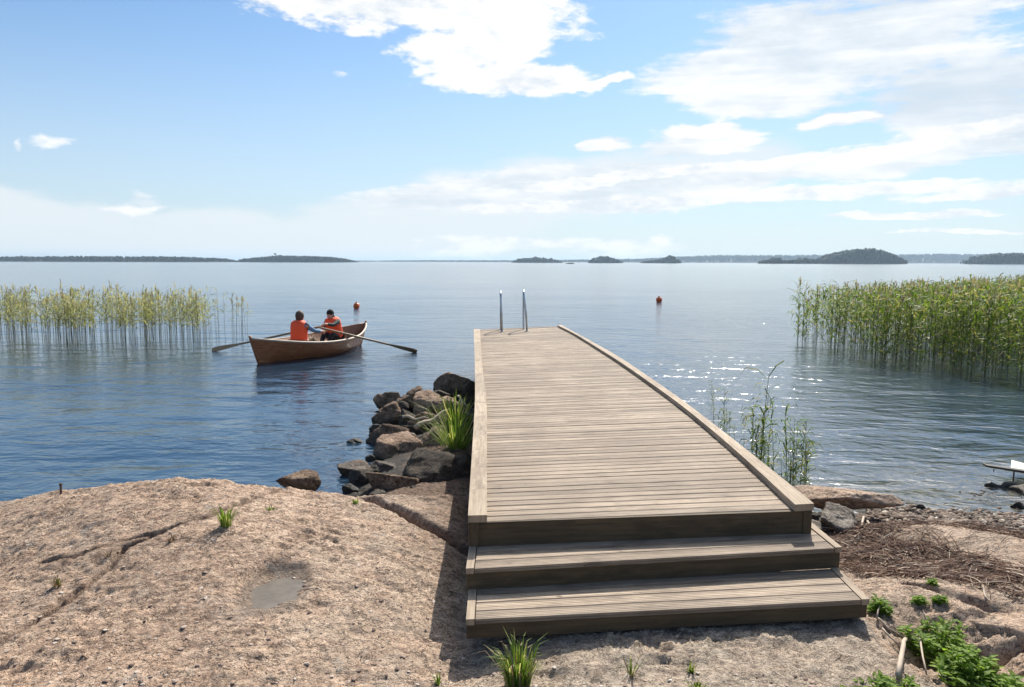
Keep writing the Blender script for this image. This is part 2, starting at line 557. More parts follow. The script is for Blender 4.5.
class MB:
    def __init__(self):
        self.v, self.f, self.mi, self.uv = [], [], [], []

    def quad(self, a, b_, c_, d, m=0, uv=None):
        i = len(self.v)
        self.v += [tuple(a), tuple(b_), tuple(c_), tuple(d)]
        self.f.append((i, i + 1, i + 2, i + 3))
        self.mi.append(m)
        self.uv.append(uv or [(0, 0)] * 4)

    def poly(self, pts, m=0):
        i = len(self.v)
        self.v += [tuple(p) for p in pts]
        self.f.append(tuple(range(i, i + len(pts))))
        self.mi.append(m)
        self.uv.append([(0, 0)] * len(pts))

    def hexa(self, bot, top, m=0, ulen=None, uoff=0.0, voff=0.0):
        """bot, top: 4 points each counter-clockwise; u along edge 0-1."""
        bot = [Vector(p) for p in bot]
        top = [Vector(p) for p in top]
        i = len(self.v)
        self.v += [tuple(p) for p in bot + top]
        L = (top[1] - top[0]).length
        W = (top[3] - top[0]).length
        H = (top[0] - bot[0]).length
        o, q = uoff, voff
        fs = [((3, 2, 1, 0), [(o, q + W), (o + L, q + W), (o + L, q), (o, q)]),
              ((4, 5, 6, 7), [(o, q), (o + L, q), (o + L, q + W), (o, q + W)]),
              ((0, 1, 5, 4), [(o, q), (o + L, q), (o + L, q + H), (o, q + H)]),
              ((2, 3, 7, 6), [(o + L, q), (o, q), (o, q + H), (o + L, q + H)]),
              ((1, 2, 6, 5), [(o + L, q), (o + L, q + W), (o + L + H, q + W), (o + L + H, q)]),
              ((3, 0, 4, 7), [(o, q + W), (o, q), (o - H, q), (o - H, q + W)])]
        for f, uv in fs:
            self.f.append(tuple(i + k for k in f))
            self.mi.append(m)
            self.uv.append(uv)

    def box(self, x0, x1, y0, y1, z0, z1, m=0):
        self.hexa([(x0, y0, z0), (x1, y0, z0), (x1, y1, z0), (x0, y1, z0)],
                  [(x0, y0, z1), (x1, y0, z1), (x1, y1, z1), (x0, y1, z1)], m)

    def tube(self, pts, radii, n=8, m=0, cap=True, flat=1.0):
        pts = [Vector(p) for p in pts]
        if not hasattr(radii, '__len__'): radii = [radii] * len(pts)
        rings = []
        up = None
        for k, p in enumerate(pts):
            a = pts[max(k - 1, 0)]
            b_ = pts[min(k + 1, len(pts) - 1)]
            t = (b_ - a).normalized()
            if up is None:
                up = Vector((0, 0, 1)) if abs(t.z) < 0.9 else Vector((1, 0, 0))
            s = t.cross(up).normalized()
            up = s.cross(t).normalized()
            i0 = len(self.v)
            for j in range(n):
                an = 2 * math.pi * j / n
                self.v.append(tuple(p + (s * math.cos(an) + up * math.sin(an) * flat) * radii[k]))
            rings.append(i0)
        for a, b_ in zip(rings, rings[1:]):
            for j in range(n):
                self.f.append((a + j, a + (j + 1) % n, b_ + (j + 1) % n, b_ + j))
                self.mi.append(m)
                self.uv.append([(0, 0)] * 4)
        if cap:
            for a, rev in ((rings[0], True), (rings[-1], False)):
                idx = list(range(a, a + n))
                if rev: idx.reverse()
                self.f.append(tuple(idx))
                self.mi.append(m)
                self.uv.append([(0, 0)] * n)

    def ball(self, c_, r, n=10, m=0, sx=1, sy=1, sz=1):
        c_ = Vector(c_)
        i0 = len(self.v)
        h = n // 2
        for a in range(1, h):
            th = math.pi * a / h
            for b_ in range(n):
                ph = 2 * math.pi * b_ / n
                self.v.append((c_.x + r * sx * math.sin(th) * math.cos(ph), c_.y + r * sy * math.sin(th) * math.sin(ph), c_.z + r * sz * math.cos(th)))
        top = len(self.v)
        self.v += [(c_.x, c_.y, c_.z + r * sz), (c_.x, c_.y, c_.z - r * sz)]
        for a in range(h - 2):
            for b_ in range(n):
                q = (b_ + 1) % n
                self.f.append((i0 + a * n + b_, i0 + (a + 1) * n + b_, i0 + (a + 1) * n + q, i0 + a * n + q))
                self.mi.append(m)
                self.uv.append([(0, 0)] * 4)
        for b_ in range(n):
            q = (b_ + 1) % n
            self.f.append((top, i0 + b_, i0 + q))
            self.f.append((top + 1, i0 + (h - 2) * n + q, i0 + (h - 2) * n + b_))
            self.mi += [m, m]
            self.uv += [[(0, 0)] * 3] * 2

    def mesh(self, name, mats, smooth=False):
        me = bpy.data.meshes.new(name)
        me.from_pydata(self.v, [], self.f)
        for m in (mats if isinstance(mats, (list, tuple)) else [mats]):
            me.materials.append(m)
        me.polygons.foreach_set('material_index', self.mi)
        uvl = me.uv_layers.new(name='UVMap')
        flat = [c_ for f in self.uv for p in f for c_ in p]
        uvl.data.foreach_set('uv', flat)
        if smooth:
            me.polygons.foreach_set('use_smooth', [True] * len(self.f))
        me.update()
        return me

    def build(self, name, mats, parent=None, loc=(0, 0, 0), smooth=False):
        return link_mesh(name, self.mesh(name, mats, smooth), parent, loc)


def bevel(o, w=0.004, seg=2):
    b_ = o.modifiers.new('bevel', 'BEVEL')
    b_.width = w
    b_.segments = seg
    b_.limit_method = 'ANGLE'
    return o


# ------------------------------------------------------------------ numpy noise
def _hash(ix, iy, seed):
    h = (ix * 374761393 + iy * 668265263 + seed * 1442695041) & 0xFFFFFFFF
    h = ((h ^ (h >> 13)) * 1274126177) & 0xFFFFFFFF
    h = h ^ (h >> 16)
    return (h & 0xFFFFFF) / float(0xFFFFFF)


def vnoise(x, y, seed=0):
    ix = np.floor(x).astype(np.int64)
    iy = np.floor(y).astype(np.int64)
    fx, fy = x - ix, y - iy
    fx = fx * fx * fx * (fx * (fx * 6 - 15) + 10)
    fy = fy * fy * fy * (fy * (fy * 6 - 15) + 10)
    a, b_ = _hash(ix, iy, seed), _hash(ix + 1, iy, seed)
    c_, d = _hash(ix, iy + 1, seed), _hash(ix + 1, iy + 1, seed)
    return (a * (1 - fx) + b_ * fx) * (1 - fy) + (c_ * (1 - fx) + d * fx) * fy - 0.5


def fbm(x, y, seed=0, octv=5, gain=0.5):
    s, a, f = 0, 1.0, 1.0
    for k in range(octv):
        s = s + a * vnoise(x * f + k * 17.3, y * f - k * 9.1, seed + k)
        a *= gain
        f *= 2.03
    return s


def flakes(x, y, cell, seed, tilt=0.25, step=0.1):
    """Tilted plates with sharp edges: the flaky top of weathered gneiss."""
    X_, Y_ = x / cell, y / cell
    ix = np.floor(X_).astype(np.int64)
    iy = np.floor(Y_).astype(np.int64)
    best = np.full(x.shape, 1e9)
    h = np.zeros(x.shape)
    for dx in (-1, 0, 1):
        for dy in (-1, 0, 1):
            cx, cy = ix + dx, iy + dy
            jx = cx + _hash(cx, cy, seed)
            jy = cy + _hash(cx, cy, seed + 1)
            ddx, ddy = X_ - jx, Y_ - jy
            d = ddx * ddx + ddy * ddy
            hv = (_hash(cx, cy, seed + 2) - 0.5) * step + ddx * (_hash(cx, cy, seed + 3) - 0.5) * 2 * tilt + ddy * (_hash(cx, cy, seed + 4) - 0.5) * 2 * tilt
            k = d < best
            best = np.where(k, d, best)
            h = np.where(k, hv, h)
    return h * cell


def smooth01(t):
    t = np.clip(t, 0, 1)
    return t * t * (3 - 2 * t)


# ------------------------------------------------------------------ ground
CREST_PX = [(-900, 560), (-300, 520), (-100, 508), (0, 502), (60, 491), (110, 483), (180, 479), (230, 482), (270, 487), (300, 492), (340, 494), (400, 496), (470, 499), (520, 500)]
_us, _ss = [], []
for a, b_ in CREST_PX:
    d = ray(a, b_)
    _us.append(d.x / d.y)
    _ss.append(-d.z / d.y)
_us, _ss = np.array(_us), np.array(_ss)


def segdist(x, y, pts):
    best = np.full(x.shape, 1e9)
    for (ax, ay), (bx_, by_) in zip(pts, pts[1:]):
        vx, vy = bx_ - ax, by_ - ay
        t = np.clip(((x - ax) * vx + (y - ay) * vy) / (vx * vx + vy * vy), 0, 1)
        best = np.minimum(best, np.hypot(x - ax - t * vx, y - ay - t * vy))
    return best


def pxline(pts, z=0.5):
    return [tuple(bp(a, b_, z)[:2]) for a, b_ in pts]


CR1 = pxline([(-20, 615), (13, 602), (40, 590), (56, 582), (89, 569), (109, 559), (125, 548), (148, 544), (178, 537), (211, 529), (228, 522), (246, 513), (262, 506), (290, 490)], 0.55)
CR2 = pxline([(40, 541), (75, 543), (102, 540), (128, 538), (150, 536)], 0.58)
CR3 = pxline([(349, 498), (372, 504), (398, 513), (420, 522), (440, 527), (470, 537)], 0.48)
CR4 = pxline([(905, 604), (930, 611), (975, 622), (1010, 634), (1040, 640)], 0.30)
CR5 = pxline([(960, 640), (985, 652), (1040, 648)], 0.35)


def gauss(x, y, cx, cy, sx, sy, rot=0.0):
    c_, s_ = math.cos(rot), math.sin(rot)
    dx, dy = x - cx, y - cy
    p = (dx * c_ + dy * s_) / sx
    q = (-dx * s_ + dy * c_) / sy
    return np.exp(-(p * p + q * q))


def ground_h(x, y, detail=True):
    u = x / np.maximum(y, 0.5)
    wx = x + 0.25 * fbm(x * 0.9, y * 0.9, 51, 3)
    # left dome of bedrock, its crest standing against the water
    s_c = np.interp(u, _us, _ss)
    dc = 5.7 + 0.25 * np.sin(u * 5) + np.clip(-u - 0.7, 0, 3) * 0.2
    zc = EYE - s_c * dc
    t = smooth01((y - 2.6) / (dc - 2.6))
    zl = 0.40 + (zc - 0.40) * t
    zl = zl + 0.05 * gauss(x, y, -2.2, 4.6, 1.2, 0.7)
    over = np.maximum(y - dc, 0)
    zl = zl - over * 0.42 - over ** 2 * 0.9
    # right side: ground falling gently to the waterline
    zr = 0.41 - 0.150 * np.maximum(y - 4.0, 0) - 0.02 * np.maximum(y - 6.5, 0)
    zr = zr - 0.03 * np.clip(x - 2, 0, 5)
    zr = zr + 0.025 * np.clip(x - 4.0, 0, 2)
    k = smooth01((u + 0.10) / 0.16)
    z = zl * (1 - k) + zr * k
    # rubble ridge below the dock
    ridge = 0.20 * np.exp(-((x + 0.25) / 1.25) ** 4) - 0.03 * np.maximum(y - 6, 0)
    ridge = np.where((y > 5.3) & (y < 13), ridge, -1)
    z = np.where(y > 5.3, np.maximum(z, ridge), z)
    # hollow beneath the steps
    z = z - 0.10 * gauss(x, y, -0.20, 3.9, 0.34, 0.75) - 0.05 * gauss(x, y, 0.8, 4.3, 1.0, 0.35)
    # pale slabs on the right shore
    s1 = 0.16 * gauss(x, y, 3.15, 5.35, 0.62, 0.34, -0.25) + 0.10 * gauss(x, y, 3.7, 4.95, 0.7, 0.35, -0.2)
    s2 = 0.075 * gauss(x, y, 2.35, 4.15, 0.60, 0.22, -0.12) + 0.05 * gauss(x, y, 2.95, 4.4, 0.5, 0.28, -0.3) - 0.24 * gauss(x, y, 2.22, 3.50, 0.26, 0.20)
    z = z + np.where(y < 8, s1 + s2, 0) + 0.02 * (x > 1) * smooth01((x - 1.5) / 1.0) * smooth01((y - 5.6) / 1.0)
    if detail:
        lo = fbm(x * 0.8, y * 0.8, 5, 4) * 0.045
        md = fbm(x * 3, y * 5, 15, 4, 0.45) * 0.012

        def terrace(q, w=0.30):
            t = q - np.floor(q)
            return np.floor(q) + smooth01(t / w)
        mask = np.clip(0.85 + fbm(x * 1.7, y * 1.7, 77, 3) * 1.2, 0.35, 1.4)
        qx, qy = x + fbm(x * 7, y * 7, 31, 4) * 0.06, y + fbm(x * 7, y * 7, 41, 4) * 0.06
        q1 = fbm(qx * 1.8, qy * 3.4, 131, 5, 0.55) * 9
        q2 = fbm(qx * 6, qy * 11, 151, 5, 0.6) * 6
        q3 = fbm(qx * 15, qy * 24, 171, 4, 0.6) * 4
        t1 = (terrace(q1, 0.12) - q1 * 0.8) * 0.010
        t2 = (terrace(q2, 0.2) - q2 * 0.5) * 0.0085 * mask
        t3 = (terrace(q3, 0.3) - q3 * 0.3) * 0.0055 * mask
        fl = t1 + t2 + t3 + flakes(qx * 0.7, qy * 1.3, 0.06, 23, 0.18, 0.12) * mask * 0.6 - 0.012
        worn = smooth01((fbm(x * 1.1 + 3, y * 1.6, 222, 4) + 0.12) / 0.3)
        fl = t1 + (fl - t1) * (1 - 0.75 * worn)
        # right-hand slabs are smoother
        smoothen = np.clip((s1 + s2) * 7, 0, 0.5) * (x > 0)
        z = z + lo * (1 - k * 0.5) + (md + fl) * (1 - smoothen)
        wob = fbm(x * 4, y * 4, 91, 4) * 0.09
        for ln, w, dp in ((CR1, 0.016, 0.055), (CR2, 0.012, 0.05), (CR4, 0.022, 0.08), (CR5, 0.03, 0.07)):
            d = np.abs(segdist(x, y, ln) + wob * 0.5)
            z = z - dp * np.clip(0.75 + 1.6 * fbm(x * 3.1, y * 3.1, 7, 3), 0.15, 1.3) * np.exp(-(d / w) ** 2)
        # the ledge beside the boulders: dark undercut and a step
        d = segdist(x, y + wob * 0.4, CR3)
        z = z - 0.16 * np.exp(-(d / 0.045) ** 2)
    # puddle hollow
    pc = bp(276, 592, 0.47)
    rr = np.hypot((x - pc.x) / 0.62, y - pc.y)
    w = smooth01((0.36 - rr) / 0.13)
    z = z * (1 - w) + (0.4685 + (rr - 0.20) * 0.13 + 0.012 * fbm(x * 14, y * 14, 5, 4)) * w
    return z


def axis(a, b_, step, lo, hi, grow=1.25):
    mid = list(np.arange(a, b_, step))
    s, p, left = step, a, []
    while p > lo:
        s *= grow
        p -= s
        left.append(p)
    s, p, right = step, mid[-1], []
    while p < hi:
        s *= grow
        p += s
        right.append(p)
    return np.array(left[::-1] + mid + right)


gxs = axis(-5.2, 5.6, 0.0125, -60, 60)
gys = axis(3.0, 7.2, 0.0135, -60, 30, 1.2)
GX, GY = np.meshgrid(gxs, gys)
GZ = ground_h(GX, GY)
farm = np.clip((np.hypot(GX, GY - 4) - 9) / 10, 0, 1)
inland = GY < 3
GZ = np.where(inland, GZ * (1 - farm) + (0.6 + 0.8 * fbm(GX * 0.15, GY * 0.15, 3, 4)) * farm, GZ * (1 - farm) - 2.0 * farm)


def gz(x, y):
    i = int(np.clip(np.searchsorted(gxs, x) - 1, 0, len(gxs) - 2))
    j = int(np.clip(np.searchsorted(gys, y) - 1, 0, len(gys) - 2))
    fx = (x - gxs[i]) / (gxs[i + 1] - gxs[i])
    fy = (y - gys[j]) / (gys[j + 1] - gys[j])
    return float((GZ[j, i] * (1 - fx) + GZ[j, i + 1] * fx) * (1 - fy) + (GZ[j + 1, i] * (1 - fx) + GZ[j + 1, i + 1] * fx) * fy)


def gp(px, py):
    """Where the sight line through (px, py) meets the ground."""
    d = ray(px, py)
    t = 2.8 / d.y
    while t * d.y < 14:
        x, y, z = d.x * t, d.y * t, EYE + d.z * t
        if z <= max(gz(x, y), 0.0):
            return Vector((x, y, max(gz(x, y), 0.0)))
        t += 0.01
    return bp(px, py, 0)


def grid_mesh(name, GX, GY, GZ, m):
    nj, ni = GX.shape
    me = bpy.data.meshes.new(name)
    me.vertices.add(ni * nj)
    co = np.stack([GX, GY, GZ], -1).reshape(-1).astype(np.float32)
    me.vertices.foreach_set('co', co)
    a = np.arange(ni * nj).reshape(nj, ni)
    q = np.stack([a[:-1, :-1], a[:-1, 1:], a[1:, 1:], a[1:, :-1]], -1).reshape(-1, 4)
    me.loops.add(q.size)
    me.loops.foreach_set('vertex_index', q.reshape(-1).astype(np.int32))
    me.polygons.add(len(q))
    me.polygons.foreach_set('loop_start', (np.arange(len(q)) * 4).astype(np.int32))
    me.polygons.foreach_set('loop_total', np.full(len(q), 4, np.int32))
    me.polygons.foreach_set('use_smooth', np.ones(len(q), bool))
    me.update(calc_edges=True)
    me.materials.append(m)
    return me


me = grid_mesh('ground', GX, GY, GZ, M['ground'])


def pxpoly_mask(x, y, pts, z, soft=0.12):
    """1 inside the outline, seen from above."""
    P = [bp(a, b_, z) for a, b_ in pts]
    inside = np.zeros(x.shape, bool)
    n = len(P)
    for i in range(n):
        a, b_ = P[i], P[(i + 1) % n]
        c1 = (a.y > y) != (b_.y > y)
        xx = (b_.x - a.x) * (y - a.y) / ((b_.y - a.y) or 1e-9) + a.x
        inside ^= c1 & (x < xx)
    d = segdist(x, y, [(p.x, p.y) for p in P + [P[0]]])
    return np.clip(np.where(inside, 0.5 + d / soft, 0.5 - d / soft), 0, 1)


pcx, pcy = bp(276, 592, 0.47)[:2]
nz = fbm(GX * 7, GY * 7, 61, 4) * 0.9
LITTER = [(835, 528), (880, 517), (960, 522), (1040, 528), (1120, 530), (1120, 560), (1000, 545), (900, 522), (868, 540), (905, 556), (960, 572), (1030, 600), (1080, 640), (1030, 625), (985, 612), (930, 602), (870, 595), (848, 560)]
litm = pxpoly_mask(GX, GY, LITTER, 0.22, 0.25)
zr_ = np.clip(litm * 0.8 + nz * 1.3 * (litm > 0.02), 0, 1) * 0.9
under_dock = smooth01((GX + 0.9) / 0.6) * smooth01((GY - 3.2) / 0.9) * smooth01((2.2 + 0.2 * GY - GX) / 0.8)
zr_ = np.maximum(zr_, under_dock * np.clip((GY - 4.2), 0, 1) * 0.8)
zr_ = np.maximum(zr_, smooth01((GY - 5.75) / 0.2) * (np.abs(GX + 0.2) < 1.9) * 0.95)
wetm = np.clip((0.07 - GZ) / 0.05, 0, 1) * (GX > 0.5) + np.clip((0.12 - GZ) / 0.06, 0, 1) * (GX <= 0.5)
wetm = np.maximum(wetm, 0.45 * smooth01((0.33 - np.hypot((GX - pcx) / 0.62, GY - pcy)) / 0.06))
greyw = 0.45 * smooth01((GX + 1.7) / 0.9) * np.clip(0.5 + nz, 0, 1)
greym = np.maximum(greyw, np.clip(smooth01((GX + 0.9) / 1.2) * smooth01((5.2 - GY) / 1.0) * (GX < 1.9) * 0.75 + nz * 0.4, 0, 0.9) * smooth01((GX + 1.2) / 1.0))
vh = mnoise
for ln in (CR1, CR2, CR3):
    zr_ = np.maximum(zr_, 0.85 * np.exp(-(segdist(GX, GY, ln) / 0.035) ** 2))
att = me.attributes.new('zone', 'FLOAT_VECTOR', 'POINT')
att.data.foreach_set('vector', np.stack([zr_, wetm, greym], -1).reshape(-1).astype(np.float32))
props(link_mesh('ground', me), kind='structure', label='rough pink and grey bedrock shore', cat='rock ground')

# lake surface
wm = MB()
S = 9000
wm.quad((-S, -S, 0), (S, -S, 0), (S, S, 0), (-S, S, 0))
props(wm.build('water', M['water']), kind='structure', label='rippled blue lake water', cat='water')

# puddle
pc = bp(276, 592, 0.47)
pz = 0.4685
pm, b_ = mat('murky_puddle')
setin(b_, 'Base Color', ramp(xnoise(gpos(), 14, 4, 0.6), [(0.3, (0.10, 0.085, 0.068)), (0.7, (0.16, 0.135, 0.11))]))
setin(b_, 'Roughness', 0.5)
b_.inputs['Specular IOR Level'].default_value = 0.25
mb = MB()
mb.poly([(pc.x + 0.62 * 0.285 * math.cos(t), pc.y + 0.285 * math.sin(t), pz) for t in np.linspace(0, 2 * math.pi, 33)[:-1]])
props(mb.build('puddle', pm), kind='structure', label='murky grey puddle in a hollow of the rock', cat='puddle')

#@@PART2
# ------------------------------------------------------------------ dock
HD, H1, H2, H3 = 0.80, 0.655, 0.53, 0.425
dock = empty('wooden_dock', (0.6, 4.4, HD), 0, 'long weathered wooden bathing dock with two steps running out over the lake', 'dock')
dinv = Matrix.Translation((-0.6, -4.4, -HD))


def dpart(mb, name, m, parent=dock, off=(0.6, 4.4, HD), bev=None):
    o = mb.build(name, m, parent, (-off[0], -off[1], -off[2]))
    if bev: bevel(o, bev)
    return o


def poly_at(pts, t):
    """point on polyline at fraction t of its length"""
    L = [(b_ - a).length for a, b_ in zip(pts, pts[1:])]
    s = t * sum(L)
    for (a, b_), l in zip(zip(pts, pts[1:]), L):
        if s <= l or (b_ is pts[-1]):
            return a + (b_ - a) * (s / l)
        s -= l


ZR = HD + 0.045
LI = [bp(a, b_, HD) for a, b_ in ((487, 521), (486.8, 460), (487, 400), (482.5, 368), (480, 329.5))]
RI = [bp(a, b_, HD) for a, b_ in ((795, 508.5), (737, 454), (680, 407.5), (620, 364.5), (572, 334.6), (559.5, 326.3))]
LO = [bp(a, b_, ZR) for a, b_ in ((468, 515.5), (471.5, 460), (475.3, 400), (474.9, 368), (473.6, 329))]
LIz = [bp(a, b_, ZR) for a, b_ in ((487, 515), (486.8, 460), (487, 400), (482.2, 368), (479.8, 329))]
RO = [bp(a, b_, ZR) for a, b_ in ((814, 503.5), (747, 449.5), (681, 398.5), (620, 357), (584, 337), (561.5, 325))]
RIz = [bp(a, b_, ZR) for a, b_ in ((795, 504.5), (737, 450.3), (680, 403.5), (620, 361.5), (573, 332.5), (557.5, 325.2))]


def resample(pts, n):
    return [poly_at(pts, i / (n - 1)) for i in range(n)]


def smooth_poly(pts, n=25, it=3):
    q = resample(pts, n)
    for _ in range(it):
        q = [q[0]] + [(q[i - 1] + q[i] * 2 + q[i + 1]) / 4 for i in range(1, n - 1)] + [q[-1]]
    return q


LI, RI, LO, LIz, RO, RIz = (smooth_poly(p) for p in (LI, RI, LO, LIz, RO, RIz))
mb = MB()
NB = 138
for k in range(NB):
    t0, t1 = k / NB, (k + 1) / NB
    a, b_ = poly_at(LI, t0), poly_at(RI, t0)
    d, c_ = poly_at(LI, t1), poly_at(RI, t1)
    a, b_, c_, d = a.copy(), b_.copy(), c_.copy(), d.copy()
    gap = random.uniform(0.006, 0.012)
    e1 = (d - a).normalized() * gap
    e2 = (c_ - b_).normalized() * gap
    d, c_ = d - e1, c_ - e2
    ext = (b_ - a).normalized()
    a, d = a - ext * 0.012, d - ext * 0.012
    b_, c_ = b_ + ext * 0.012, c_ + ext * 0.012
    dz0, dz1 = random.uniform(-0.0025, 0.0015), random.uniform(-0.0025, 0.0015)
    top = [Vector((p.x, p.y, HD + dz)) for p, dz in ((a, dz0), (b_, dz1), (c_, dz1), (d, dz0))]
    bot = [p - Vector((0, 0, 0.028)) for p in top]
    mb.hexa(bot, top, uoff=random.uniform(0, 50), voff=0)
deck = dpart(mb, 'deck_boards', M['deck'], bev=0.003)

# kerb timbers, in lengths butted end to end
for nm, O, I in (('left', LO, LIz), ('right', RO, RIz)):
    mb = MB()
    n = len(O)
    cuts = [0, 7, 15, n - 1] if nm == 'left' else [0, 9, 17, n - 1]
    for a, b_ in zip(cuts, cuts[1:]):
        uo = random.uniform(0, 30)
        acc = 0
        for i in range(a, b_):
            o0, o1, i0, i1 = O[i].copy(), O[i + 1].copy(), I[i].copy(), I[i + 1].copy()
            if i + 1 == b_ and b_ != n - 1:
                g = (o1 - o0).normalized() * 0.006
                o1 -= g
                i1 -= g
            top = [o0, o1, i1, i0] if nm == 'right' else [i0, i1, o1, o0]
            top = [Vector((p.x, p.y, ZR)) for p in top]
            bot = [p - Vector((0, 0, 0.043)) for p in top]
            mb.hexa(bot, top, uoff=uo + acc)
            acc += (top[1] - top[0]).length
    o = dpart(mb, 'kerb_timber', M['rail'])
# long side joists under the kerbs
for O, sgn in ((LO, 1), (RO, -1)):
    mb = MB()
    acc = 0
    for p, q in zip(O, O[1:]):
        t = (q - p).normalized()
        s = Vector((t.y, -t.x, 0)) * sgn
        a, b_ = p + s * 0.015, q + s * 0.015
        c_, d = q + s * 0.06, p + s * 0.06
        top = [Vector((v.x, v.y, HD - 0.003)) for v in ((a, b_, c_, d) if sgn == -1 else (d, c_, b_, a))]
        bot = [v - Vector((0, 0, 0.17)) for v in top]
        mb.hexa(bot, top, uoff=acc)
        acc += (b_ - a).length
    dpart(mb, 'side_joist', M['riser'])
# front fascia below the last board
A, B = bp(468, 522, HD - 0.03), bp(813.5, 507.5, HD - 0.03)
A, B = Vector((LO[0].x + .002, LO[0].y, 0)), Vector((RO[0].x - .002, RO[0].y, 0))
fl, fr = poly_at(LI, 0), poly_at(RI, 0)
dirx = (fr - fl).normalized()
nrm = Vector((dirx.y, -dirx.x, 0))


def board_between(mb, P, Q, z0, z1, th, m=0):
    """vertical board from P to Q, thickness th going away from the viewer"""
    t = (Q - P).normalized()
    n_ = Vector((-t.y, t.x, 0)) * th
    P0, Q0 = Vector((P.x, P.y, z0)), Vector((Q.x, Q.y, z0))
    P1, Q1 = Vector((P.x, P.y, z1)), Vector((Q.x, Q.y, z1))
    # lay UV so u runs along the board on its broad face
    mb.hexa([P0, Q0, Q0 + n_, P0 + n_], [P1, Q1, Q1 + n_, P1 + n_], m, uoff=random.uniform(0, 40))


mb = MB()
fasL = LO[0] + Vector((0.004, 0.012, 0))
fasR = RO[0] + Vector((-0.004, 0.012, 0))
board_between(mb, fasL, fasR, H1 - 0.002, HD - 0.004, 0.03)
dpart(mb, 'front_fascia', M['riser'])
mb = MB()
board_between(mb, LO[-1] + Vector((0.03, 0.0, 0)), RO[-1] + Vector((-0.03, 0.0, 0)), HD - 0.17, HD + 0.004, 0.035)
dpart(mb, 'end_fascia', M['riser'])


def step(zt, zb, FL, FR, BL, BR, nb, name='step'):
    """one step: boards along its width, pale end trims and a dark riser"""
    FL, FR, BL, BR = [Vector((v.x, v.y, 0)) for v in (FL, FR, BL, BR)]
    org = (FL + FR) / 2
    org.z = zb
    s_o = bpy.data.objects.new(name, None)
    COL.objects.link(s_o)
    s_o.parent = dock
    s_o.location = org - Vector((0.6, 4.4, HD))
    off = tuple(org)
    xl = (FR - FL).normalized()
    # boards extend to a back line which lies under the riser above
    m_ = MB()
    trim = 0.042
    a0, b0 = FL + xl * (trim + 0.004), FR - xl * (trim + 0.004)
    a1, b1 = BL + xl * (trim + 0.004), BR - xl * (trim + 0.004)
    for k in range(nb):
        t0, t1 = k / nb, (k + 1) / nb - 0.012
        p = [a0.lerp(a1, t0), b0.lerp(b1, t0), b0.lerp(b1, t1), a0.lerp(a1, t1)]
        dz = random.uniform(-0.002, 0.001)
        top = [Vector((v.x, v.y, zt + dz)) for v in p]
        bot = [v - Vector((0, 0, 0.028)) for v in top]
        m_.hexa(bot, top, uoff=random.uniform(0, 50))
    o = dpart(m_, 'tread_boards', M['deck'], s_o, off, 0.003)
    for (f_, b_, sg) in ((FL, BL, 1), (FR, BR, -1)):
        m_ = MB()
        q = [f_, f_ + xl * trim * sg, b_ + xl * trim * sg, b_]
        if sg < 0: q = [q[1], q[0], q[3], q[2]]
        top = [Vector((v.x, v.y, zt + 0.003)) for v in (q[0], q[1], q[2], q[3])]
        # run the grain along the trim
        top = [top[1], top[2], top[3], top[0]]
        bot = [v - Vector((0, 0, 0.032)) for v in top]
        m_.hexa(bot, top, uoff=random.uniform(0, 50))
        dpart(m_, 'edge_trim', M['rail'], s_o, off)
    m_ = MB()
    inn = Vector((-xl.y, xl.x, 0)) * 0.012
    board_between(m_, FL + inn + xl * 0.004, FR + inn - xl * 0.004, zb, zt - 0.033, 0.035)
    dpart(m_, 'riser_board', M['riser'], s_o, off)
    for (f_, b_) in ((FL + xl * 0.01, BL + xl * 0.01), (FR - xl * 0.045, BR - xl * 0.045)):
        m_ = MB()
        g = (b_ - f_).normalized()
        p0 = f_ + g * 0.052
        q = [p0, b_, b_ + xl * 0.035, p0 + xl * 0.035]
        bot = [Vector((v.x, v.y, zb)) for v in (q[3], q[2], q[1], q[0])]
        top = [Vector((v.x, v.y, zt - 0.033)) for v in (q[3], q[2], q[1], q[0])]
        m_.hexa(bot, top, uoff=random.uniform(0, 40))
        dpart(m_, 'side_board', M['riser'], s_o, off)
    return s_o


S1FL, S1FR = bp(466, 569, H1), bp(842, 547.5, H1)
S1BL, S1BR = bp(470, 541, H1), bp(813.5, 524.5, H1)
S2FL, S2FR = bp(466, 620, H2), bp(869.5, 599.5, H2)
S2BL, S2BR = bp(468.5, 591, H2), bp(841, 571.5, H2)


def extend(F_, B_, e):
    return B_ + (B_ - F_).normalized() * e


step(H1, H2 - 0.002, S1FL, S1FR, extend(S1FL, S1BL, 0.05), extend(S1FR, S1BR, 0.05), 4)
step(H2, H3, S2FL, S2FR, extend(S2FL, S2BL, 0.05), extend(S2FR, S2BR, 0.05), 4)
# piles
for t in (0.02, 0.2, 0.4, 0.6, 0.8, 0.985):
    for O, sg in ((LO, 1), (RO, -1)):
        p = poly_at(O, t)
        x = p.x + 0.13 * sg
        zb = gz(x, p.y) - 0.05 if p.y < 6 else -1.0
        mb = MB()
        mb.tube([(x, p.y + 0.04, zb), (x, p.y + 0.04, HD - 0.04)], 0.055, 10)
        dpart(mb, 'pile', M['riser'])

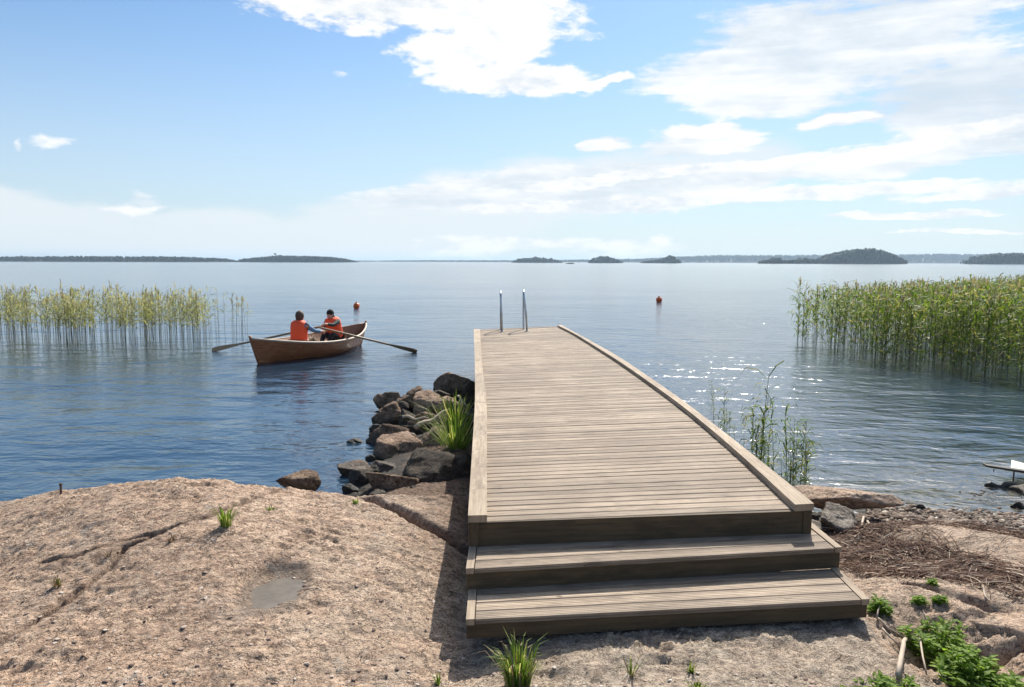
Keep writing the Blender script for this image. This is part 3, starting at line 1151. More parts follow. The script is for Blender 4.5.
# ------------------------------------------------------------------ swimming ladder
lad = empty('swim_ladder', (0.02, 15.9, HD), 0, 'steel swimming ladder with two tall looped handrails at the far end of the dock', 'ladder')
tops = []
for (bx_, by_, tx, ty) in ((502, 331.5, 500.6, 292.5), (527, 331.0, 523.8, 291.5)):
    base = bp(bx_, by_, HD + 0.008)
    y0 = base.y
    ztop = EYE - (EYE - HD) * (ty - 261.8) / (331 - 261.8) * 1.0
    xt = bd(tx, ty, y0 + 0.1).x
    mb = MB()
    pts = [Vector((base.x, y0, HD + 0.008)), Vector((base.x * 0.6 + xt * 0.4, y0 + 0.01, HD + 0.45)), Vector((xt, y0 + 0.03, ztop - 0.08))]
    for k in range(7):
        a = math.pi * k / 6
        pts.append(Vector((xt, y0 + 0.23 - 0.20 * math.cos(a), ztop - 0.08 + 0.10 * math.sin(a))))
    yo = poly_at(LO, 1).y + 0.36
    pts += [Vector((xt, y0 + 0.45, HD + 0.3)), Vector((xt, yo, HD - 0.1)), Vector((xt, yo, -0.9))]
    mb.tube(pts, 0.021, 10)
    o = mb.build('handrail', M['steel'], lad, (-0.02, -15.9, -HD), True)
    f = MB()
    f.tube([(base.x, y0, HD + 0.002), (base.x, y0, HD + 0.014)], 0.05, 14)
    f.build('base_flange', M['steel'], lad, (-0.02, -15.9, -HD))
    tops.append((xt, yo))
for z in (0.35, 0.1, -0.15):
    mb = MB()
    mb.tube([(tops[0][0], tops[0][1], z), (tops[1][0], tops[1][1], z)], 0.02, 8)
    mb.build('rung', M['steel'], lad, (-0.02, -15.9, -HD))


# ------------------------------------------------------------------ boulders
def boulder_mesh(seed, sx, sy, sz, sub=5, planes=13, rough=1.0, flat_top=False):
    r_ = random.Random(seed)
    bm = bmesh.new()
    bmesh.ops.create_icosphere(bm, subdivisions=sub, radius=1.0)
    co = np.array([v.co[:] for v in bm.verts])
    ns, ds = [], []
    for k in range(planes):
        n_ = Vector((r_.gauss(0, 1), r_.gauss(0, 1), r_.gauss(0, 0.9))).normalized()
        ns.append(n_[:])
        ds.append(r_.uniform(0.52, 0.86))
    if flat_top:
        ns.append(Vector((r_.uniform(-.12, .12), r_.uniform(-.12, .12), 1)).normalized()[:])
        ds.append(0.60)
    ns, ds = np.array(ns), np.array(ds)
    dots = co @ ns.T
    rr = np.where(dots > 0.05, ds[None, :] / np.maximum(dots, 0.05), 9)
    k_ = 48.0
    rad_ = -np.log(np.exp(-k_ * np.minimum(rr, 2.2)).sum(1) + math.exp(-k_ * 1.15)) / k_
    co = co * rad_[:, None] * np.array([sx, sy, sz])
    off = r_.uniform(0, 100)
    sc_ = (sx * sy * sz) ** (1 / 3)
    for v, c_ in zip(bm.verts, co):
        p = Vector(c_)
        q = p + Vector((off, off, off))
        d = mnoise.fractal(q * (2.0 / sc_), 0.8, 2.1, 5) * 0.055 * sc_ * rough
        d += abs(mnoise.noise(q * (6.0 / sc_))) * -0.06 * sc_ * rough
        # bedding ledges
        d += (math.floor((p.z + 0.3 * p.x + mnoise.noise(q * 3) * 0.08) / (0.17 * sc_)) % 2) * 0.022 * sc_ * rough
        v.co = p + p.normalized() * d
    me = bpy.data.meshes.new('boulder')
    bm.to_mesh(me)
    bm.free()
    me.polygons.foreach_set('use_smooth', [True] * len(me.polygons))
    me.update()
    return me


def place_boulder(cx, cy, w, h, dist, seed, m, label, group=None, sub=5, rot=None, deep=0.8, tilt=0.0, flat_top=False, name='boulder', cat='boulder', planes=13):
    c_ = bd(cx, cy, dist)
    k = dist / F
    sx, sz = w * k / 2 * 1.2, h * k / 2 * 1.24
    me_ = boulder_mesh(seed, sx, sx * deep, sz, sub, planes, 1.0, flat_top)
    me_.materials.append(M[m])
    o = link_mesh(name, me_, None, c_)
    o.rotation_euler = (random.Random(seed).uniform(-.15, .15), tilt, rot if rot is not None else random.Random(seed).uniform(-.4, .4))
    props(o, label, cat, group)
    return o


PB = [
    (457, 387, 36, 22, 12.6, 1, 'boulder', 'dark boulder at the far tip of the rock pile, touching the dock'),
    (471, 400, 16, 28, 11.3, 2, 'boulder_black', 'blackish boulder wedged against the dock side behind the grass'),
    (391, 403, 30, 20, 11.3, 3, 'boulder', 'brown boulder at the upper left of the rock pile by the water'),
    (410, 402, 26, 28, 11.0, 4, 'boulder', 'upright boulder with a tan face near the back of the pile'),
    (430, 404, 38, 28, 10.7, 5, 'boulder_pink', 'broad sunlit boulder at the top middle of the pile'),
    (447, 404, 30, 16, 10.4, 6, 'boulder_pink', 'flat pale pink stone capping the pile beside the grass'),
    (389, 417, 34, 24, 10.3, 7, 'boulder', 'angular brown boulder on the left edge of the pile, mid height'),
    (408, 422, 20, 26, 9.9, 8, 'boulder_black', 'narrow dark upright stone in the middle of the pile'),
    (425, 421, 28, 26, 9.8, 9, 'boulder', 'dark boulder with a pale upper rim in the middle of the pile'),
    (389, 438, 46, 26, 9.3, 11, 'boulder', 'wide grey brown boulder overhanging the water on the left'),
    (402, 454, 68, 42, 8.7, 12, 'boulder_pink', 'largest flat topped pink boulder in the centre of the pile'),
    (434, 449, 44, 34, 8.8, 13, 'boulder_pink', 'pinkish boulder sloping down to the grass tuft by the dock'),
    (357, 445, 24, 12, 9.3, 14, 'boulder_black', 'small wet dark rock alone in the water left of the pile'),
    (359, 471, 38, 20, 7.9, 15, 'boulder', 'low layered rock at the waterline, leftmost at the foot of the pile'),
    (364, 481, 28, 24, 7.5, 16, 'boulder_black', 'block shaped dark rock at the waterline below the layered rock'),
    (433, 479, 70, 50, 7.5, 17, 'boulder_black', 'big dark pointed boulder at the front of the pile'),
    (389, 486, 48, 30, 7.1, 18, 'boulder', 'jagged brown boulder at the front left of the big dark one'),
    (466, 478, 26, 46, 7.3, 19, 'boulder_black', 'tall rounded dark boulder squeezed against the dock joist'),
    (391, 471, 34, 22, 8.0, 20, 'boulder', 'dark stone in the gap under the large flat topped pink boulder'),
    (299.5, 481, 36, 24, 6.9, 21, 'boulder', 'single boulder standing in the water just behind the bedrock crest'),
]
for q in PB:
    cx, cy, w, h, d, sd, m, lb = q
    ft = sd in (6, 12, 15)
    place_boulder(cx, cy, w, h, d, sd, m, lb, 'boulders piled beside the dock', flat_top=ft, tilt={9: 0.2, 10: -0.5, 13: 0.25}.get(sd, 0.0), deep=0.9)
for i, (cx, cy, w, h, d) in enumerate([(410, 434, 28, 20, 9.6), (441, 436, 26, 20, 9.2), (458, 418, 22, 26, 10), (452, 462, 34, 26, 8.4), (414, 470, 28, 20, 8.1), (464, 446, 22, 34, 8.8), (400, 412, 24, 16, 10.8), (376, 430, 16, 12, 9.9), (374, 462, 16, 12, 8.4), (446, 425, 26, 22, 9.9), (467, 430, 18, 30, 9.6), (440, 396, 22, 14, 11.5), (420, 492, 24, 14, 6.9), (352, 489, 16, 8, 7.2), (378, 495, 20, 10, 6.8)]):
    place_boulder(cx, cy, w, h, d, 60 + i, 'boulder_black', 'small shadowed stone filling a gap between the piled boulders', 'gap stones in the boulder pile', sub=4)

place_boulder(842, 499, 88, 26, 6.35, 31, 'slab', 'broad flat pink rock slab at the waterline just right of the dock', deep=0.55, flat_top=True, name='rock_slab', cat='rock', rot=-0.12)
place_boulder(838, 524, 54, 32, 5.7, 32, 'boulder_grey', 'rough grey rock between the flat pink slab and the upper step', deep=0.8, name='boulder', cat='rock')
place_boulder(812, 528, 24, 18, 5.6, 36, 'boulder_grey', 'small grey rock half hidden by the right corner of the dock', name='boulder', cat='rock', sub=4)
for i, (cx, cy, w, h, d, lb) in enumerate([
    (893, 499.5, 15, 6, 7.0, 'small dark stone awash in the shallows, nearest the pink slab'),
    (917, 507.5, 13, 7, 6.75, 'rounded black stone at the waterline, second from the pink slab'),
    (957.5, 498.5, 8, 5, 7.15, 'tiny dark stone farther out in the shallows'),
    (945, 504.5, 5, 3, 6.9, 'pebble sized dark stone between two others in the shallows'),
    (1004, 510, 16, 7, 6.8, 'dark flat stone at the waterline below the floating log'),
    (1019, 507, 16, 10, 6.8, 'black stone on the beach at the right edge of the view')]):
    place_boulder(cx, cy, w, h, d, 80 + i, 'boulder_black', lb, 'stones in the shallows', sub=4, name='stone', cat='stone')
# slabs low on the right, the near one undercut
place_boulder(1052, 634, 170, 32, 3.72, 41, 'slab', 'big undercut pink rock slab at the lower right with dark hollow below it', deep=0.55, flat_top=True, name='rock_slab', cat='rock', rot=0.1)
place_boulder(1030, 676, 54, 44, 3.40, 42, 'slab', 'blocky pink rock at the bottom right corner under the undercut slab', deep=0.8, name='boulder', cat='rock')
place_boulder(893, 612, 44, 24, 4.0, 43, 'slab', 'low cracked rock beside the lower right corner of the bottom step', deep=0.7, flat_top=True, name='rock_slab', cat='rock')

# ------------------------------------------------------------------ rowing boat
P0 = bp(260, 363.5, 0)
P1 = bp(359.5, 345.5, 0)
ax = (P1 - P0)
BL = ax.length
yaw = math.atan2(ax.y, ax.x)
bc = (P0 + P1) / 2
HL = BL / 2
wood_hull, b_ = mat('varnished_hull')
ox, oy, oz = sepxyz(opos())
g = xnoise(xcomb(ox * 1.2, oz * 16, oy * 3), 3, 5, 0.6)
setin(b_, 'Base Color', ramp(g, [(0.3, (0.17, 0.052, 0.018)), (0.55, (0.36, 0.13, 0.045)), (0.75, (0.50, 0.22, 0.085))]))
setin(b_, 'Roughness', 0.38)
bump(b_, g, 0.4, 0.004)
wood_in = plain('boat_inner_wood', (0.24, 0.125, 0.065), 0.55, 0, 0.35, 8)
wood_lt = plain('boat_pale_trim', (0.50, 0.40, 0.30), 0.5, 0, 0.2, 8)
wood_oar = plain('oar_wood', (0.26, 0.17, 0.085), 0.5, 0, 0.3, 8)
boat = empty('rowing_boat', (bc.x, bc.y, 0.0), yaw, 'honey brown clinker rowing boat carrying two people in orange life vests', 'boat')


def hull_pt(t, s, inset=0.0):
    """t -1 (near stem) .. 1 (far stern), s 0 keel .. 1 gunwale; returns (x, halfbeam, z)."""
    a = abs(t)
    full = (1 - a ** 2.3) ** 0.85
    beam = 0.80 * full + 0.015
    sheer = 0.36 + 0.20 * a ** 2.2 + (0.02 if t > 0 else 0.02) * a ** 4
    keel = -0.14 + 0.10 * a ** 3
    rake = (HL * (t if True else t)) + (0.30 if t > 0 else -0.26) * a ** 5 * s
    y = beam * (s ** (0.55 + 0.55 * (a ** 2)))
    z = keel + (sheer - keel) * (s ** (1.55 - 0.45 * a ** 2))
    return rake, max(y - inset, 0.004), z + inset * 0.4 * (1 - s)


NS, NT = 7, 40
mb = MB()
for side in (1, -1):
    for j in range(NS):
        s0, s1 = j / NS, (j + 1) / NS
        for i in range(NT):
            ta, tb = -1 + 2 * i / NT, -1 + 2 * (i + 1) / NT
            q = []
            for t, s, lap in ((ta, s0, 0.02), (tb, s0, 0.02), (tb, s1, 0.0), (ta, s1, 0.0)):
                x, y, z = hull_pt(t, s)
                if j > 0 or True: y += lap * (1 if s > 0 else 0)
                q.append((x, side * y, z))
            mb.quad(*(q if side < 0 else q[::-1]))
            if j:
                x0, y0, z0 = hull_pt(ta, s0)
                x1, y1, z1 = hull_pt(tb, s0)
                r_ = [(x0, side * y0, z0), (x1, side * y1, z1), (x1, side * (y1 + 0.02), z1), (x0, side * (y0 + 0.02), z0)]
                mb.quad(*(r_ if side < 0 else r_[::-1]))
o = mb.build('hull', wood_hull, boat)
mb = MB()
for side in (1, -1):
    for j in range(NS):
        s0, s1 = j / NS, (j + 1) / NS
        for i in range(NT):
            ta, tb = -1 + 2 * i / NT, -1 + 2 * (i + 1) / NT
            q = [(x, side * y, z) for x, y, z in (hull_pt(t, s, 0.022) for t, s in ((ta, s0), (tb, s0), (tb, s1), (ta, s1)))]
            mb.quad(*(q[::-1] if side < 0 else q))
mb.build('inner_planking', wood_in, boat, smooth=True)
for side in (1, -1):
    mb = MB()
    mb.tube([(x, side * (y + 0.004), z + 0.006) for x, y, z in (hull_pt(-1 + 2 * i / 40, 1) for i in range(41))], 0.024, 8)
    mb.build('gunwale', wood_lt if side < 0 else wood_in, boat, smooth=True)
for t in (-1, 1):
    mb = MB()
    pts = [Vector(hull_pt(t, s)) for s in np.linspace(0, 1, 8)]
    pts = [Vector((p.x + 0.015 * t, 0, p.z)) for p in pts]
    pts.append(pts[-1] + Vector((0.02 * t, 0, 0.07)))
    mb.tube(pts, 0.03, 8)
    mb.build('stem_post', wood_hull, boat, smooth=True)
mb = MB()
mb.tube([(hull_pt(t, 0)[0], 0, hull_pt(t, 0)[2] - 0.02) for t in np.linspace(-1, 1, 20)], 0.03, 6)
mb.build('keel', wood_hull, boat)
SEATZ = 0.20
for t in (-0.36, 0.06, 0.46, 0.70):
    x, y, z = hull_pt(t, 0.72)
    mb = MB()
    mb.box(x - 0.12, x + 0.12, -y * 0.99, y * 0.99, SEATZ, SEATZ + 0.03)
    bevel(mb.build('thwart', wood_in, boat), 0.006)
for t in np.linspace(-0.8, 0.8, 9):
    mb = MB()
    for side in (1, -1):
        mb.tube([(hull_pt(t, s)[0], side * (hull_pt(t, s)[1] - 0.03), hull_pt(t, s)[2]) for s in np.linspace(0.05, 0.97, 8)], 0.014, 6)
    mb.build('rib', wood_in, boat)
bx0 = 0.30
for side in (1, -1):
    x, y, z = hull_pt(bx0 / HL, 1)
    mb = MB()
    mb.tube([(x, side * y, z), (x, side * y, z + 0.09)], 0.016, 8)
    mb.tube([(x - 0.03, side * y, z + 0.09), (x - 0.03, side * y, z + 0.14)], 0.01, 6)
    mb.tube([(x + 0.03, side * y, z + 0.09), (x + 0.03, side * y, z + 0.14)], 0.01, 6)
    mb.build('oarlock', M['rust'], boat)
BM_ = Matrix.Translation(boat.location) @ Matrix.Rotation(yaw, 4, 'Z')
BI_ = BM_.inverted()

# people -------------------------------------------------------------
skin_m = plain('skin', (0.55, 0.32, 0.23), 0.55)
vest_m = plain('orange_life_vest_fabric', (0.95, 0.10, 0.025), 0.7, 0, 0.12, 30)
strap_m = plain('dark_strap', (0.25, 0.02, 0.015), 0.7)
blue_m = plain('blue_shirt', (0.10, 0.22, 0.38), 0.8)
dark_m = plain('dark_green_jacket', (0.022, 0.04, 0.032), 0.8)
black_m = plain('black_trousers', (0.012, 0.012, 0.014), 0.85)
tan_m = plain('tan_trousers', (0.22, 0.16, 0.11), 0.85)
brown_m = plain('brown_checked_shirt', (0.20, 0.10, 0.07), 0.8, 0, 0.5, 40)
hair_m = plain('dark_brown_hair', (0.09, 0.05, 0.028), 0.7, 0, 0.3, 60)
hair2_m = plain('reddish_hair', (0.22, 0.09, 0.045), 0.7, 0, 0.3, 60)
cap_m = plain('black_knit_cap', (0.01, 0.01, 0.012), 0.9)


def skinned(name, pts, edges, radii, m, parent, root=0, sub=1):
    me_ = bpy.data.meshes.new(name)
    me_.from_pydata([tuple(p) for p in pts], edges, [])
    o_ = bpy.data.objects.new(name, me_)
    COL.objects.link(o_)
    md = o_.modifiers.new('skin', 'SKIN')
    md.use_smooth_shade = True
    for i, v in enumerate(me_.skin_vertices[0].data):
        r_ = radii[i]
        v.radius = (r_, r_) if not isinstance(r_, tuple) else r_
        v.use_root = (i == root)
    s_ = o_.modifiers.new('sub', 'SUBSURF')
    s_.levels = sub
    s_.render_levels = sub
    dg = bpy.context.evaluated_depsgraph_get()
    dg.update()
    me2 = bpy.data.meshes.new_from_object(o_.evaluated_get(dg))
    bpy.data.objects.remove(o_)
    me2.name = name
    me2.materials.clear()
    me2.materials.append(m)
    me2.polygons.foreach_set('use_smooth', [True] * len(me2.polygons))
    return me2


def join_meshes(name, mes, m):
    bm = bmesh.new()
    for k in mes:
        bm.from_mesh(k)
    me_ = bpy.data.meshes.new(name)
    bm.to_mesh(me_)
    bm.free()
    me_.materials.append(m)
    me_.polygons.foreach_set('use_smooth', [True] * len(me_.polygons))
    return me_


def person(loc, face, hands, lean, sc_,  top_m, leg_m, hairm, label, cap=False, knees=0.36, look=0.0):
    """Seated figure; local +x is the way it faces, hands are given in world space."""
    root = empty('person', loc, face, label, 'person', None)
    root.scale = (sc_,) * 3
    MI = (Matrix.Translation(loc) @ Matrix.Rotation(face, 4, 'Z') @ Matrix.Scale(sc_, 4)).inverted()
    hl = [MI @ Vector(h) for h in hands]
    cl, sl = math.cos(lean), math.sin(lean)

    def up(h, f=0.0):
        return Vector((sl * h + f * cl, 0, cl * h - f * sl + 0.10))
    pel, wai, che, nck, hd0, hd1 = up(0), up(0.20), up(0.43), up(0.535), up(0.57, 0.02), up(0.665, 0.03)
    P = [pel, wai, che, nck, hd0]
    Rr = [(0.135, 0.115), (0.13, 0.10), (0.155, 0.11), 0.055, 0.05]
    E_ = [(0, 1), (1, 2), (2, 3), (3, 4)]
    arms = []
    for sgn, h in zip((1, -1), hl):
        sh = che + Vector((0, sgn * 0.185, 0.045))
        d = h - sh
        L1, L2 = 0.27, 0.25
        D = min(d.length, L1 + L2 - 0.02)
        a = (L1 ** 2 - L2 ** 2 + D * D) / (2 * D)
        hgt = math.sqrt(max(L1 ** 2 - a * a, 0))
        dn = d.normalized()
        down = Vector((-0.2, sgn * 0.45, -1))
        down = (down - dn * down.dot(dn)).normalized()
        el = sh + dn * a + down * hgt
        wr = sh + dn * D
        arms.append((sh, el, wr, dn, (wr - el).normalized()))
        i = len(P)
        P += [sh, el, wr, wr + (wr - el).normalized() * 0.055]
        Rr += [0.058, 0.042, 0.028, 0.034]
        E_ += [(2, i), (i, i + 1), (i + 1, i + 2), (i + 2, i + 3)]
    legs = []
    for sgn in (1, -1):
        hp = pel + Vector((0.02, sgn * 0.09, -0.02))
        kn = pel + Vector((knees, sgn * 0.13, 0.12))
        an = pel + Vector((knees + 0.17, sgn * 0.11, -0.17))
        toe = an + Vector((0.16, 0, -0.03))
        legs.append((hp, kn, an, toe))
        i = len(P)
        P += [hp, kn, an, toe]
        Rr += [0.085, 0.058, 0.038, 0.034]
        E_ += [(0, i), (i, i + 1), (i + 1, i + 2), (i + 2, i + 3)]
    meshes = [skinned('b', P, E_, Rr, skin_m, None, 0, 1)]
    # head with brow, nose, chin and ears
    hb = MB()
    hb.ball(hd1, 0.098, 16, 0, 1.0, 0.82, 1.18)
    lk = Matrix.Rotation(look, 3, 'Z')
    hb.ball(hd1 + lk @ Vector((0.045, 0, -0.055)), 0.055, 10, 0, 1, 0.9, 0.9)
    hb.ball(hd1 + lk @ Vector((0.103, 0, -0.01)), 0.017, 8, 0, 1, 0.8, 1.5)
    for sgn in (1, -1):
        hb.ball(hd1 + lk @ Vector((0, sgn * 0.082, -0.005)), 0.024, 8, 0, 0.8, 0.4, 1.2)
    meshes.append(hb.mesh('h', skin_m, True))
    # five bent fingers on each hand
    for (sh, el, wr, dn, fd) in arms:
        palm = wr + fd * 0.06
        side = fd.cross(Vector((0, 0, 1))).normalized()
        dn2 = side.cross(fd).normalized() * -1
        if dn2.z > 0: dn2 = -dn2
        fb = MB()
        fb.ball(palm, 0.040, 8, 0, 1, 1, 0.7)
        for k, ln in enumerate((0.050, 0.058, 0.055, 0.045)):
            b0_ = palm + side * (0.030 - 0.019 * k) + fd * 0.022
            fb.tube([b0_, b0_ + fd * ln * 0.5 + dn2 * 0.008, b0_ + fd * ln * 0.62 + dn2 * 0.035, b0_ + fd * ln * 0.35 + dn2 * 0.052], [0.0095, 0.009, 0.008, 0.007], 6)
        t0_ = palm + side * 0.030 - fd * 0.015
        fb.tube([t0_, t0_ + side * 0.022 + fd * 0.02, t0_ + side * 0.018 + fd * 0.045 + dn2 * 0.02], [0.012, 0.010, 0.008], 6)
        meshes.append(fb.mesh('f', skin_m, True))
    body = link_mesh('body', join_meshes('body', meshes, skin_m), root)
    # eyes and mouth
    for sgn in (1, -1):
        fb = MB()
        fb.ball(hd1 + lk @ Vector((0.086, sgn * 0.034, 0.012)), 0.011, 8)
        fb.build('eye', cap_m, root, smooth=True)
    fb = MB()
    fb.ball(hd1 + lk @ Vector((0.094, 0, -0.065)), 0.012, 8, 0, 0.5, 1.6, 0.4)
    fb.build('mouth', strap_m, root, smooth=True)
    # clothes
    k = 1.13
    tp = [pel + Vector((0, 0, 0.02)), wai, che, nck - Vector((0, 0, .035))]
    tr = [(0.145, 0.125), (0.145, 0.115), (0.168, 0.122), 0.075]
    te = [(0, 1), (1, 2), (2, 3)]
    for (sh, el, wr, dn, fd) in arms:
        i = len(tp)
        tp += [sh, el, wr - fd * 0.01]
        tr += [0.070, 0.055, 0.040]
        te += [(2, i), (i, i + 1), (i + 1, i + 2)]
    link_mesh('shirt', skinned('shirt', tp, te, tr, top_m, None, 0, 1), root)
    lp, lr, le = [pel], [(0.15, 0.13)], []
    for (hp, kn, an, toe) in legs:
        i = len(lp)
        lp += [hp, kn, an]
        lr += [0.100, 0.073, 0.055]
        le += [(0, i), (i, i + 1), (i + 1, i + 2)]
    link_mesh('trousers', skinned('trousers', lp, le, lr, leg_m, None, 0, 1), root)
    sb = MB()
    for (hp, kn, an, toe) in legs:
        sb.tube([an + Vector((-.03, 0, -.01)), an + Vector((0.06, 0, -0.03)), toe], [0.045, 0.048, 0.03], 8)
    sb.build('shoes', cap_m, root, smooth=True)
    # life vest: padded shell round the chest with a collar and straps
    vb = MB()
    rings = []
    n_ = 24
    prof = [(0.02, 0.150, 0.170), (0.05, 0.165, 0.190), (0.20, 0.168, 0.195), (0.42, 0.168, 0.205), (0.51, 0.155, 0.190), (0.555, 0.120, 0.145), (0.575, 0.085, 0.09)]
    for (h, rx, ry) in prof:
        c0 = up(h)
        i0 = len(vb.v)
        for q in range(n_):
            a = 2 * math.pi * q / n_
            e = 1.0
            vx = rx * math.copysign(abs(math.cos(a)) ** 0.75, math.cos(a))
            vy = ry * math.copysign(abs(math.sin(a)) ** 0.75, math.sin(a))
            vb.v.append(tuple(c0 + Vector((cl * vx, vy, -sl * vx))))
        rings.append(i0)
    for a, b2 in zip(rings, rings[1:]):
        for q in range(n_):
            vb.f.append((a + q, a + (q + 1) % n_, b2 + (q + 1) % n_, b2 + q))
            vb.mi.append(0)
            vb.uv.append([(0, 0)] * 4)
    vb.f.append(tuple(range(rings[0], rings[0] + n_))[::-1])
    vb.mi.append(0)
    vb.uv.append([(0, 0)] * n_)
    vest = vb.build('life_vest', vest_m, root, smooth=True)
    for h in (0.10,):
        cb = MB()
        c0 = up(h)
        pts = [c0 + Vector((cl * 0.172 * math.copysign(abs(math.cos(a)) ** 0.75, math.cos(a)), 0.196 * math.copysign(abs(math.sin(a)) ** 0.75, math.sin(a)), -sl * 0.172 * math.cos(a))) for a in np.linspace(0, 2 * math.pi, 25)]
        cb.tube(pts, 0.012, 6)
        cb.build('strap', strap_m, vest)
    # hair or cap
    hb = MB()
    if cap:
        hb.ball(hd1 + Vector((-0.008, 0, 0.04)), 0.108, 16, 0, 1.0, 0.86, 0.95)
        hb.build('knit_cap', cap_m, root, smooth=True)
        hb = MB()
        hb.ball(hd1 + lk @ Vector((-0.03, 0, 0.0)), 0.098, 12, 0, 0.9, 0.9, 1.05)
        hb.build('hair', hairm, root, smooth=True)
    else:
        hb.ball(hd1 + lk @ Vector((-0.022, 0, 0.022)), 0.112, 16, 0, 0.98, 0.92, 1.12)
        hb.ball(hd1 + lk @ Vector((-0.05, 0, -0.05)), 0.075, 12, 0, 0.9, 1.15, 1.1)
        hb.build('hair', hairm, root, smooth=True)
    return root


def on_boat(x, y, z):
    return BM_ @ Vector((x, y, z))


def boat_x(px, py, z):
    """local boat coords of a photo point at height z"""
    return BI_ @ bp(px, py, z)


print('HL', HL, 'yaw', math.degrees(yaw))
# oars ---------------------------------------------------------------
def oar(handle, lock, tip, label):
    handle, lock, tip = Vector(handle), Vector(lock), Vector(tip)
    o_ = empty('oar', lock, 0, label, 'oar', 'oars of the rowing boat')
    d = (tip - lock).normalized()
    L = (tip - lock).length
    m_ = MB()
    bl = tip - d * 0.72
    m_.tube([handle - lock, handle - lock + (lock - handle).normalized() * 0.12, lock - lock, bl - lock], [0.016, 0.026, 0.028, 0.024], 8)
    m_.build('shaft', wood_oar, o_, smooth=True)
    m_ = MB()
    side = d.cross(Vector((0, 0, 1))).normalized()
    nrm_ = side.cross(d).normalized()
    side = (side * 0.75 + nrm_ * 0.66).normalized()
    th = d.cross(side).normalized() * 0.008
    prof = [(0, 0.024), (0.15, 0.045), (0.4, 0.072), (0.62, 0.078), (0.72, 0.06)]
    for (a, wa), (b2, wb) in zip(prof, prof[1:]):
        pa, pb = bl + d * a - lock, bl + d * b2 - lock
        m_.hexa([pa - side * wa - th, pb - side * wb - th, pb + side * wb - th, pa + side * wa - th],
                [pa - side * wa + th, pb - side * wb + th, pb + side * wb + th, pa + side * wa + th])
    m_.build('blade', wood_oar, o_)
    return o_


gx_, gy_, gz_ = hull_pt(bx0 / HL, 1)
lockR = on_boat(bx0, -gy_, gz_ + 0.12)
lockL = on_boat(bx0, gy_, gz_ + 0.12)
handR = bd(323.5, 332.0, on_boat(0.22, -0.1, 0).y)
tipR = bp(417, 351.5, 0.03)
tipL = bp(212, 350.0, 0.03)
# the shafts pass straight through their locks
handR = lockR + (lockR - tipR).normalized() * 0.78
handL = lockL + (lockL - tipL).normalized() * 0.72
oar(handR, lockR, tipR, 'oar reaching right across the water from the boat, blade tip splashing')
oar(handL, lockL, tipL, 'oar stretching left behind the boat towards the reeds')
print('lockR', proj(lockR), 'lockL', proj(lockL), 'hands', proj(handR), proj(handL))

rx = 0.62
person(on_boat(-0.66, -0.05, SEATZ + 0.01), yaw, [on_boat(-0.10, 0.25, 0.50), on_boat(-0.12, -0.36, 0.56)], 0.08, 1.0, blue_m, tan_m, hair_m,
       'person seen from behind in the boat, orange life vest over blue sleeves')
person(on_boat(0.92, 0.0, SEATZ + 0.03), yaw + math.pi, [handR, handL], 0.34, 0.98, dark_m, black_m, hair_m,
       'person in dark cap and red orange life vest facing us and holding the oars', cap=True)

# ------------------------------------------------------------------ buoys
buoy_m = plain('orange_red_buoy_plastic', (0.75, 0.13, 0.02), 0.45, 0, 0.3, 6)
for (px_, py_, w, lb) in ((356.5, 305.5, 6.4, 'orange buoy floating beyond the rowing boat'), (659, 299.5, 6.2, 'dark orange buoy floating right of the dock ladder')):
    g = bp(px_, py_ + w * 0.42, 0)
    r_ = w / 2 * g.y / F
    bo = empty('buoy', (g.x, g.y, 0), 0, lb, 'buoy', 'orange buoys on the lake')
    m_ = MB()
    m_.ball((0, 0, r_ * 0.72), r_, 20)
    m_.build('float', buoy_m, bo, smooth=True)
    m_ = MB()
    m_.tube([(0, 0, r_ * 1.65), (0, 0, r_ * 1.95)], r_ * 0.28, 10)
    m_.build('top_eye', M['rust'], bo)
    m_ = MB()
    m_.tube([(r_ * 1.02 * math.cos(a), r_ * 1.02 * math.sin(a), r_ * 0.72) for a in np.linspace(0, 2 * math.pi, 25)], r_ * 0.06, 6)
    m_.build('seam', buoy_m, bo)


